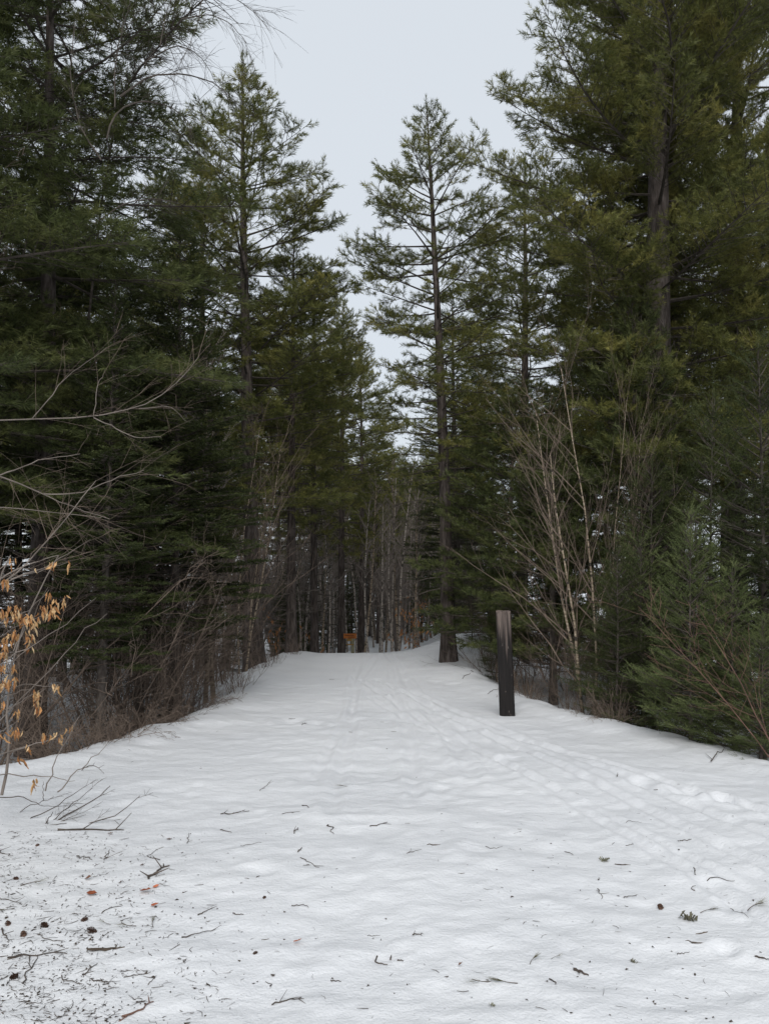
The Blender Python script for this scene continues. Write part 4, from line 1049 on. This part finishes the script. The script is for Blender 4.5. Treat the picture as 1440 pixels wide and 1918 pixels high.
# ------------------------------------------------------------------ litter on the trail
DR = np.random.default_rng(91)
def ground_pts(u, v, L, ang, n, wig):
    a = R(ang); du, dv = math.cos(a) * L / 2, -math.sin(a) * L / 2 * 1.0
    A, B = on_ground(u - du, v - dv), on_ground(u + du, v + dv)
    P = np.array([A.lerp(B, k / (n - 1)) for k in range(n)])
    lat = np.array([-(B - A).y, (B - A).x, 0])
    w = DR.normal(0, wig, n); w[0] = w[-1] = 0
    P = P + lat[None] * w[:, None]
    P[:, 2] = ground(P[:, 0], P[:, 1])
    return P
def fallen_twig(u, v, L, ang, label, rad=0.0035, wig=0.06, forks=1, mat=None, bow=0.0, lift=0.006, group=None, arch=0.0):
    n = 9; rad *= 0.78
    P = ground_pts(u, v, L, ang, n, wig * 0.7)
    t = np.linspace(0, 1, n)
    ln = np.linalg.norm(P[-1] - P[0])
    lat = np.array([-(P[-1] - P[0])[1], (P[-1] - P[0])[0], 0])
    P = P + lat[None] * (bow * 4 * t * (1 - t))[:, None]
    P[:, 2] = ground(P[:, 0], P[:, 1]) + rad * 0.4 + lift * DR.random(n) + arch * 4 * t * (1 - t)
    off = P.mean(0)
    mb = MB()
    mb.tubes(P - off, rad * np.linspace(1.1, 0.5, n) * DR.uniform(0.85, 1.15, n), 5, cap=True)
    for q in range(forks):
        k = int(DR.integers(1, n - 1)); d = (P[k] - P[k - 1]); d /= np.linalg.norm(d) + 1e-9
        a = DR.choice([-1, 1]) * DR.uniform(0.5, 1.1)
        d2 = np.array([d[0] * math.cos(a) - d[1] * math.sin(a), d[0] * math.sin(a) + d[1] * math.cos(a), DR.uniform(0.0, 0.6)])
        l2 = ln * DR.uniform(0.2, 0.45)
        Q = P[k] + d2 * l2 * np.linspace(0, 1, 4)[:, None]
        mb.tubes(Q - off, rad * np.linspace(0.7, 0.3, 4), 4, cap=True)
    o = link("fallen_twig", mb.mesh("fallen_twig", [mat or M_TWIG_DARK]), None, off)
    return tag(o, label, "twig", group)

def cone_mesh(seed):
    r = np.random.default_rng(seed)
    mb = MB(); n = 54
    for k in range(n):
        t = k / n; a = k * 2.39996; rad = 0.014 * math.sin(math.pi * (0.12 + 0.83 * t)) ** 0.8
        z = (t - 0.5) * 0.05
        d = np.array([math.cos(a), math.sin(a), 0.55 * (0.6 - t)]); s = np.array([-math.sin(a), math.cos(a), 0])
        p = np.array([d[0] * rad * 0.3, d[1] * rad * 0.3, z]); L = rad * r.uniform(0.8, 1.35) + 0.003; w = 0.0055 * r.uniform(.7, 1.2)
        up_ = np.array([0, 0, 0.0022])
        mb.add([p - s * w * .6, p + s * w * .6, p + d * L + s * w, p + d * L - s * w, p + d * L * 1.1 + up_ * 1.5], [(0, 1, 2), (0, 2, 3), (3, 2, 4), (0, 3, 4), (1, 4, 2)])
    t = np.linspace(-0.024, 0.026, 6)
    mb.tubes(np.stack([t * 0, t * 0, t], -1), 0.008 * np.sin(np.linspace(0.5, 2.9, 6)), 6)
    return mb.mesh("pine_cone", [M_CONE])
M_CONE = plain_mat("cone_scales", (0.045, 0.028, 0.022), (0.13, 0.080, 0.060), 60, 0.8, True)
CONES = [cone_mesh(k) for k in (1, 2, 3)]
def cone(u, v, size, label):
    p = on_ground(u, v); s = 0.85 * size / FOC * p.y / 0.05
    o = link("pine_cone", CONES[DR.integers(0, 3)], None, p + Vector((0, 0, 0.009 * s)))
    o.rotation_euler = (R(80) + DR.normal() * .3, DR.normal() * .3, DR.uniform(0, 6.28)); o.scale = (s, s * 0.8, s * 1.2)
    tag(o, label, "pine cone")

FLAT_LEAVES = {'r': [leaf_mesh(80 + k, 0.07, 0.017, 0.25, 0.25, M_LEAF_RUST) for k in range(2)], 'b': [leaf_mesh(85 + k, 0.06, 0.017, 0.5, 0.9, M_LEAF_BROWN) for k in range(2)]}
def leaf(u, v, size, ang, kind, label):
    p = on_ground(u, v); s = size / FOC * p.y / 0.065
    o = link("fallen_leaf", FLAT_LEAVES[kind][DR.integers(0, 2)], None, p + Vector((0, 0, 0.006)))
    o.rotation_euler = (DR.normal() * .25, DR.normal() * .12, R(ang)); o.scale = (s, s, s)
    tag(o, label, "leaf")

M_SPRIG = plain_mat("fallen_pine_needles", (0.055, 0.060, 0.028), (0.155, 0.140, 0.060), 40, 0.6, True)
def sprig_mesh(seed, n=26, ang=24):
    r = np.random.default_rng(seed)
    tv, tt = brush(r, n, 0.045, 0.085, 0.0020, ang, 0.0)
    mb = MB(); mb.add(tv * [1, 0.35, 1], tt)
    t = np.linspace(-0.06, 0.05, 5)
    mb.tubes(np.stack([0.012 * np.cos(t * 30) - .012, t * 0, t], -1), np.linspace(0.0028, 0.0015, 5), 4, 1)
    return mb.mesh("needle_sprig", [M_SPRIG, M_TWIG_DARK])
SPRIGS = [sprig_mesh(k, n, a) for k, n, a in ((1, 30, 20), (2, 20, 32), (3, 40, 16))]
def sprig(u, v, size, ang, label, k=None):
    p = on_ground(u, v); s = size / FOC * p.y / 0.13
    o = link("pine_needle_sprig", SPRIGS[DR.integers(0, 3) if k is None else k], None, p + Vector((0, 0, 0.010)))
    # +z of the sprig laid on the ground along the given heading
    from mathutils import Matrix
    o.rotation_euler = (Matrix.Rotation(R(ang), 3, 'Z') @ Matrix.Rotation(R(-8), 3, 'Y') @ Matrix.Rotation(R(90), 3, 'Y') @ Matrix.Rotation(R(90), 3, 'Z')).to_euler(); o.scale = (s, s, s)
    tag(o, label, "needle sprig")

M_LICHEN = plain_mat("bark_lichen", (0.11, 0.115, 0.085), (0.26, 0.27, 0.21), 60, 0.9, True)
def lichen_mesh(seed):
    r = np.random.default_rng(seed); mb = MB()
    for k in range(34):
        a = r.uniform(0, 6.28); p = np.array([r.normal(0, .012), r.normal(0, .009), r.random() * .006]); d = np.array([math.cos(a), math.sin(a), r.uniform(.2, 1.2)]); s = np.array([-math.sin(a), math.cos(a), 0])
        L = r.uniform(.005, .014); w = r.uniform(.0012, .003)
        mb.add([p - s * w, p + s * w, p + d * L + s * w * 1.4, p + d * L * 1.2 - s * w], [(0, 1, 2), (0, 2, 3)])
    return mb.mesh("lichen_scrap", [M_LICHEN])
LICHENS = [lichen_mesh(k) for k in (1, 2)]
def lichen(u, v, size, label):
    p = on_ground(u, v); s = size / FOC * p.y / 0.045
    o = link("lichen_scrap", LICHENS[DR.integers(0, 2)], None, p); o.rotation_euler = (0, 0, DR.uniform(0, 6.28)); o.scale = (s, s, s)
    tag(o, label, "lichen")

M_CHIP = plain_mat("bark_chip", (0.050, 0.042, 0.035), (0.135, 0.112, 0.092), 30, 0.85, True)
def chip_mesh(seed):
    r = np.random.default_rng(seed); mb = MB()
    n = 7; t = np.linspace(0, 1, n); w = 0.006 * np.sin(np.pi * (0.06 + 0.88 * t)) * r.uniform(.6, 1.3, n)
    V = []
    for k in range(n):
        y0 = 0.004 * r.normal()
        V += [(t[k] * .1 - .05, y0 - w[k], .001), (t[k] * .1 - .05, y0, .004 + .003 * r.random()), (t[k] * .1 - .05, y0 + w[k], .001)]
    T = []
    for k in range(n - 1):
        b_ = 3 * k; T += [(b_, b_ + 3, b_ + 4), (b_, b_ + 4, b_ + 1), (b_ + 1, b_ + 4, b_ + 5), (b_ + 1, b_ + 5, b_ + 2), (b_, b_ + 2, b_ + 5), (b_, b_ + 5, b_ + 3)]
    mb.add(V, T); return mb.mesh("bark_chip", [M_CHIP])
CHIPS = [chip_mesh(k) for k in (1, 2, 3)]
def chip(u, v, size, ang, label):
    p = on_ground(u, v); s = size / FOC * p.y / 0.1
    o = link("bark_chip", CHIPS[DR.integers(0, 3)], None, p + Vector((0, 0, 0.001))); o.rotation_euler = (0, 0, R(ang)); o.scale = (s, s * 1.2, s)
    tag(o, label, "bark chip")

# left bank
fallen_twig(170, 1556, 124, 0, "longest thick dark stick lying flat beyond the cut branch", 0.0085, 0.012, 2)
fallen_twig(298, 1636, 46, 32, "gnarled stubby dark twig with knobbed forks on the left of the trail", 0.0085, 0.10, 4)
fallen_twig(174, 1447, 42, -8, "arched dark sprig standing on clean snow above the cut branch", 0.0045, 0.06, 3, arch=0.05)
fallen_twig(440, 1523, 54, 6, "dark twig with one end curving up on the clean snow left of centre", 0.005, 0.04, 3, arch=-0.0, lift=0.01)
fallen_twig(70, 1792, 112, 4, "long crooked twig at the left bottom, beside the two dark scraps", 0.0045, 0.05, 3)
fallen_twig(56, 1818, 60, 62, "upright-lying crooked twig just below the long crooked twig", 0.0035, 0.06, 1)
fallen_twig(258, 1893, 66, 26, "reddish stick with a knot at the bottom edge", 0.0050, 0.03, 1, M_TWIG_RED)
fallen_twig(240, 1905, 40, 28, "short reddish stick below the knotted reddish stick", 0.0035, 0.03, 0, M_TWIG_RED)
fallen_twig(257, 1828, 52, 12, "thin twig lying level above the forked litter at the bottom left", 0.0026, 0.05, 0)
fallen_twig(135, 1837, 42, -22, "curved twig sloping down to the right at the bottom left", 0.0030, 0.05, 0, bow=-.12)
fallen_twig(170, 1817, 34, 42, "short straight twig pointing up right at the bottom left", 0.0030, 0.03, 0)
fallen_twig(193, 1840, 44, -6, "brown twig with a bud in the bottom left litter", 0.0030, 0.05, 2)
fallen_twig(285, 1838, 22, 45, "tiny straight twig right of the budded twig", 0.0022, 0.02, 0)
fallen_twig(210, 1705, 42, 20, "bowed twig above the needle sprays on the left", 0.0030, 0.02, 0, bow=.22)
fallen_twig(372, 1750, 66, 14, "long thin twig lying along the snow left of centre", 0.0030, 0.05, 1)
fallen_twig(384, 1709, 30, 28, "knobbly short twig above the long thin twig", 0.0034, 0.08, 2)
fallen_twig(158, 1608, 30, -12, "small crooked twig on the dirty snow below the thick dark stick", 0.0036, 0.09, 1)
fallen_twig(200, 1603, 22, 60, "little twig standing beside the reddish leaf scrap on the left", 0.0030, 0.06, 2)
fallen_twig(303, 1600, 26, 75, "thin hooked twig above the gnarled stubby twig", 0.0026, 0.03, 0, bow=.3)
fallen_twig(352, 1572, 20, 80, "upright little twig on the snow above the trail litter", 0.0024, 0.03, 1)
fallen_twig(100, 1762, 44, -10, "faint thin twig among the cones on the left", 0.0024, 0.04, 0)
fallen_twig(10, 1600, 30, -20, "dark twig at the left edge below the cut branch", 0.0034, 0.08, 2)
fallen_twig(20, 1690, 40, -14, "thin twig at the left edge above the cones", 0.0026, 0.06, 1)
fallen_twig(10, 1752, 26, -60, "dark bent twig at the left edge beside the cones", 0.0042, 0.07, 0)
fallen_twig(60, 1880, 40, -6, "flat straight twig low in the left corner", 0.0024, 0.02, 1)
cone(83, 1737, 17, "dark pine cone on the left bank, right of the leftmost cone"); cone(44, 1753, 15, "dark pine cone lowest of the left bank cones"); cone(172, 1747, 19, "largest dark red-brown cone, below the needle sprays")
cone(158, 1725, 12, "small dark cone just above the largest red-brown cone"); cone(15, 1733, 13, "leftmost dark cone at the edge of the picture"); cone(30, 1648, 11, "small cone beside the needle sprig near the left edge")
cone(26, 1833, 17, "dark crumpled cone low at the left edge"); cone(478, 1787, 9, "small dark cone just left of the orange leaf"); cone(70, 1585, 8, "tiny dark cone below the cut branch")
chip(198, 1780, 66, 8, "long grey-green bark strip on the left, biggest flat scrap"); chip(28, 1795, 26, 40, "dark bark scrap under the long crooked twig"); chip(5, 1793, 18, 20, "dark bark scrap cut by the left edge")
leaf(260, 1623, 13, 10, 'b', "red-brown crumpled leaf above the gnarled stubby twig"); leaf(156, 1649, 20, 5, 'b', "broad brown leaf flat on the dirty snow at the left"); leaf(220, 1657, 12, 20, 'b', "small dull brown leaf between the broad brown and the orange leaf")
leaf(257, 1672, 27, -8, 'r', "long orange leaf left of the trail centre"); leaf(283, 1666, 14, 30, 'r', "small orange leaf touching the tip of the long orange leaf"); leaf(280, 1699, 16, 0, 'r', "curled orange leaf below the long orange leaf")
leaf(158, 1675, 24, -10, 'r', "pale pinkish leaf half sunk in snow on the left"); leaf(310, 1573, 14, 0, 'b', "flat brown scrap of leaf near the end of the thick dark stick"); leaf(200, 1562, 14, -8, 'b', "reddish leaf scrap against the thick dark stick")
sprig(60, 1657, 40, 10, "dull green needle sprig near the left edge"); sprig(196, 1733, 26, 150, "dark needle spray left of its twin below the bowed twig"); sprig(238, 1738, 34, 175, "dark needle spray in the middle of three on the left"); sprig(285, 1733, 32, 100, "faint needle spray rightmost of three on the left")
sprig(12, 1708, 30, 210, "flattened needle spray at the left edge")
# centre
sprig(644, 1475, 24, 175, "flat needle clump on the clean middle of the trail", 1)
fallen_twig(497, 1474, 26, 40, "faint forked twig left of the flat needle clump", 0.0024, 0.05, 2)
fallen_twig(545, 1524, 34, 8, "thin looped twig beside the dark upcurving twig", 0.0026, 0.05, 1, bow=.25)
fallen_twig(572, 1512, 13, -18, "short dark stub of twig above the thin looped twig", 0.0050, 0.02, 0)
fallen_twig(709, 1545, 34, 14, "curved dark twig in the middle of the trail", 0.0036, 0.05, 1)
chip(763, 1543, 10, 0, "small black bark lump right of the curved dark twig"); chip(815, 1584, 30, 2, "flat dark bark sliver right of the trail's middle")
fallen_twig(772, 1597, 22, 12, "little forked twig just below the flat dark bark sliver", 0.0026, 0.05, 2)
fallen_twig(925, 1587, 32, 0, "u-shaped thin twig on the right half of the trail", 0.0022, 0.01, 0, bow=-.38)
chip(864, 1637, 12, 10, "small dark flake below the u-shaped twig")
fallen_twig(580, 1617, 40, -28, "straight twig sloping down right, left of the trail's middle", 0.0032, 0.03, 1)
fallen_twig(620, 1555, 20, -60, "bent dark scrap of twig in the middle of the trail", 0.0040, 0.1, 1); fallen_twig(554, 1557, 12, 60, "tiny knotted twig left of the bent dark scrap", 0.0040, 0.1, 1)
fallen_twig(562, 1593, 12, 50, "tiny dark stub above the straight sloping twig", 0.0042, 0.04, 0); fallen_twig(470, 1583, 40, 10, "wispy thin twig on the left half of the trail", 0.0018, 0.05, 1); fallen_twig(423, 1558, 22, -14, "short thick twig left of the wispy thin twig", 0.0036, 0.03, 0)
cone(495, 1683, 8, "tiny cone above the arched twig on the left half"); fallen_twig(562, 1700, 32, -4, "arched twig alone in the middle left of the trail", 0.0030, 0.01, 0, bow=.18); fallen_twig(446, 1714, 21, -4, "straight short twig lying level left of the arched twig", 0.0032, 0.02, 0)
leaf(547, 1768, 18, -14, 'r', "lone bright rust leaf in the middle foreground"); chip(497, 1761, 14, 20, "dark bark scrap left of the lone rust leaf")
fallen_twig(716, 1801, 26, -42, "hooked dark twig in the centre foreground", 0.0042, 0.02, 0, bow=-.3); fallen_twig(732, 1796, 10, 80, "small stub right beside the hooked dark twig", 0.0042, 0.02, 0); fallen_twig(750, 1801, 12, -10, "tiny twig scrap right of the hooked twig and its stub", 0.0034, 0.05, 1)
fallen_twig(782, 1752, 20, 12, "dark forked bit of twig above the hooked twig", 0.0034, 0.06, 2); fallen_twig(700, 1754, 24, 4, "hair-thin twig left of the dark forked bit", 0.0016, 0.03, 0)
leaf(857, 1812, 12, 30, 'b', "small oval brown leaf in the foreground right of centre"); sprig(902, 1844, 44, 184, "thin flat needle sprig in the foreground beside the bent-stemmed tuft", 1)
sprig(948, 1845, 44, 170, "green needle tuft with a bent stem in the foreground", 2); sprig(997, 1802, 32, 48, "bright olive needle tuft standing up from the snow", 2); sprig(1040, 1797, 22, 20, "small needle tuft right of the bright olive tuft", 1)
fallen_twig(629, 1840, 20, -4, "short level twig in the foreground left of centre", 0.0030, 0.02, 0); fallen_twig(537, 1877, 58, 14, "sprawling forked twig near the bottom edge", 0.0032, 0.06, 4); chip(662, 1608, 8, 10, "tiny dark flake in the middle of the trail")
# right
fallen_twig(1088, 1824, 30, -20, "thick forked black twig in the right foreground", 0.0075, 0.08, 2, lift=0.004); fallen_twig(1034, 1842, 16, -42, "small bent twig left of the thick forked twig", 0.0032, 0.03, 0, bow=.2)
cone(1237, 1702, 14, "dark broken cone on the ski track at the right"); lichen(1288, 1724, 30, "large clump of bark and lichen on the right side"); sprig(1324, 1709, 34, 10, "brown needle sprig right of the lichen clump", 0); sprig(1412, 1700, 50, 25, "large grey needle tuft at the right edge", 1)
fallen_twig(1350, 1652, 52, -2, "long slightly arched twig on the right", 0.0030, 0.02, 0, bow=.06); fallen_twig(1284, 1574, 22, 8, "curved twig on the rough snow at the far right", 0.0034, 0.03, 0, bow=-.1); fallen_twig(1187, 1542, 30, 0, "hair-thin straight twig on the rough snow", 0.0018, 0.01, 0)
chip(1166, 1621, 28, -8, "slim dark bark sliver on the right of the tracks"); lichen(1132, 1614, 20, "pale lichen scrap left of the slim dark bark sliver"); chip(1301, 1767, 32, -14, "long dark flake below the lichen clump"); chip(1314, 1749, 26, 22, "dark twig-like flake just above the long dark flake")
fallen_twig(1428, 1797, 30, -16, "dark stick cut by the right edge", 0.0050, 0.01, 0); lichen(1185, 1803, 13, "small grey lichen scrap right of the thick forked twig"); lichen(922, 1886, 12, "small lichen scrap near the bottom, below the bent-stemmed tuft"); fallen_twig(1301, 1634, 14, -70, "small crooked upright twig on the right", 0.0032, 0.08, 1)
chip(1230, 1480, 14, 18, "dark flake high on the right snow bank"); fallen_twig(1156, 1452, 8, 80, "speck of upright twig on the right snow bank", 0.0030, 0.02, 0); fallen_twig(1065, 1600, 18, -24, "thin bowed twig left of the pale lichen scrap", 0.0026, 0.02, 0, bow=.15)
chip(973, 1554, 9, 0, "reddish-dark flake right of the u-shaped twig"); fallen_twig(1178, 1583, 14, 20, "little hooked twig on the rough snow", 0.0022, 0.02, 0, bow=-.3); fallen_twig(1302, 1665, 10, 80, "tiny loop of twig below the long arched twig", 0.0028, 0.02, 0, bow=.4)
fallen_twig(1280, 1788, 24, 10, "thin level twig above the dark stick at the right edge", 0.0022, 0.04, 0); fallen_twig(1385, 1712, 40, -30, "thin stem lying left of the large grey needle tuft", 0.0020, 0.02, 1); fallen_twig(1122, 1676, 20, -70, "knotted tiny twig between the two ski tracks", 0.0026, 0.08, 2); fallen_twig(1180, 1682, 24, 8, "scrap of twig right of the knotted tiny twig", 0.0026, 0.06, 2)
# far litter
chip(547, 1348, 12, 5, "dark scrap far up the left side of the trail"); fallen_twig(570, 1357, 10, 20, "tiny twig beside the dark scrap far up the trail", 0.004, .05, 1); chip(621, 1273, 9, 0, "grey lump near the trail crest"); chip(715, 1353, 8, 0, "dark speck of bark far up the middle of the trail"); chip(658, 1372, 10, 0, "flat dark speck left of the far middle speck"); chip(737, 1371, 10, 0, "flat dark speck right of the far middle speck")
fallen_twig(925, 1296, 26, 22, "thin stick poking out of the snow just left of the post", 0.005, 0.02, 0, lift=0.02); fallen_twig(885, 1266, 40, 18, "dead stick on the snow below the open-crowned pine", 0.006, 0.03, 1); fallen_twig(1345, 1418, 36, 40, "dark stick leaning at the edge of the right snow bank", 0.006, 0.03, 1, lift=0.04)

def litter():
    """loose needles, bark crumbs and twig ends nobody could count"""
    r = np.random.default_rng(17)
    n = 15000
    u = r.uniform(-30, 1470, n); v = 1345 + 575 * r.random(n) ** 0.75
    left = np.exp(-(np.maximum(0, u - 130) / 190) ** 2) * (v > 1555)
    right = 0.35 * np.exp(-((u - 1180) / 220) ** 2) * (v > 1450)
    clump = vnoise(u / 38, v / 24, 3) + 0.5
    keep = r.random(n) < (0.010 + 0.95 * left * (0.25 + clump ** 2 * 2.2) + right * 0.12) 
    u, v = u[keep], v[keep]
    mb = MB()
    for p in on_ground_many(u, v):
        if r.random() < 0.42:     # needle or twig end
            L = r.uniform(0.010, 0.065) * (0.6 + 0.5 * r.random()); w = r.choice([0.0006, 0.0008, 0.0014]); h = r.uniform(0, 6.28)
            d = np.array([math.cos(h), math.sin(h), 0]); bend = np.array([-d[1], d[0], 0]) * L * r.normal(0, 0.12)
            c = np.array(p) + [0, 0, w + 0.001]
            P = np.array([c - d * L / 2, c + bend, c + d * L / 2]); P[:, 2] += 0.0015
            mb.tubes(P, np.array([w, w, w * .5]), 3, int(r.random() < 0.3))
        else:
            s = r.uniform(0.0012, 0.0055)
            q = r.normal(0, s, (5, 3)); q[:, 2] = abs(q[:, 2]) * 0.6
            mb.add(q + np.array(p) + [0, 0, 0.0008], [(0, 1, 2), (0, 2, 3), (1, 3, 4), (0, 3, 4), (0, 1, 4)], int(r.random() < 0.5))
    o = link("needle_litter", mb.mesh("needle_litter", [M_TWIG_DARK, M_CHIP]))
    tag(o, "loose brown needles and bark crumbs scattered over the snow", None, None, "stuff")
litter()
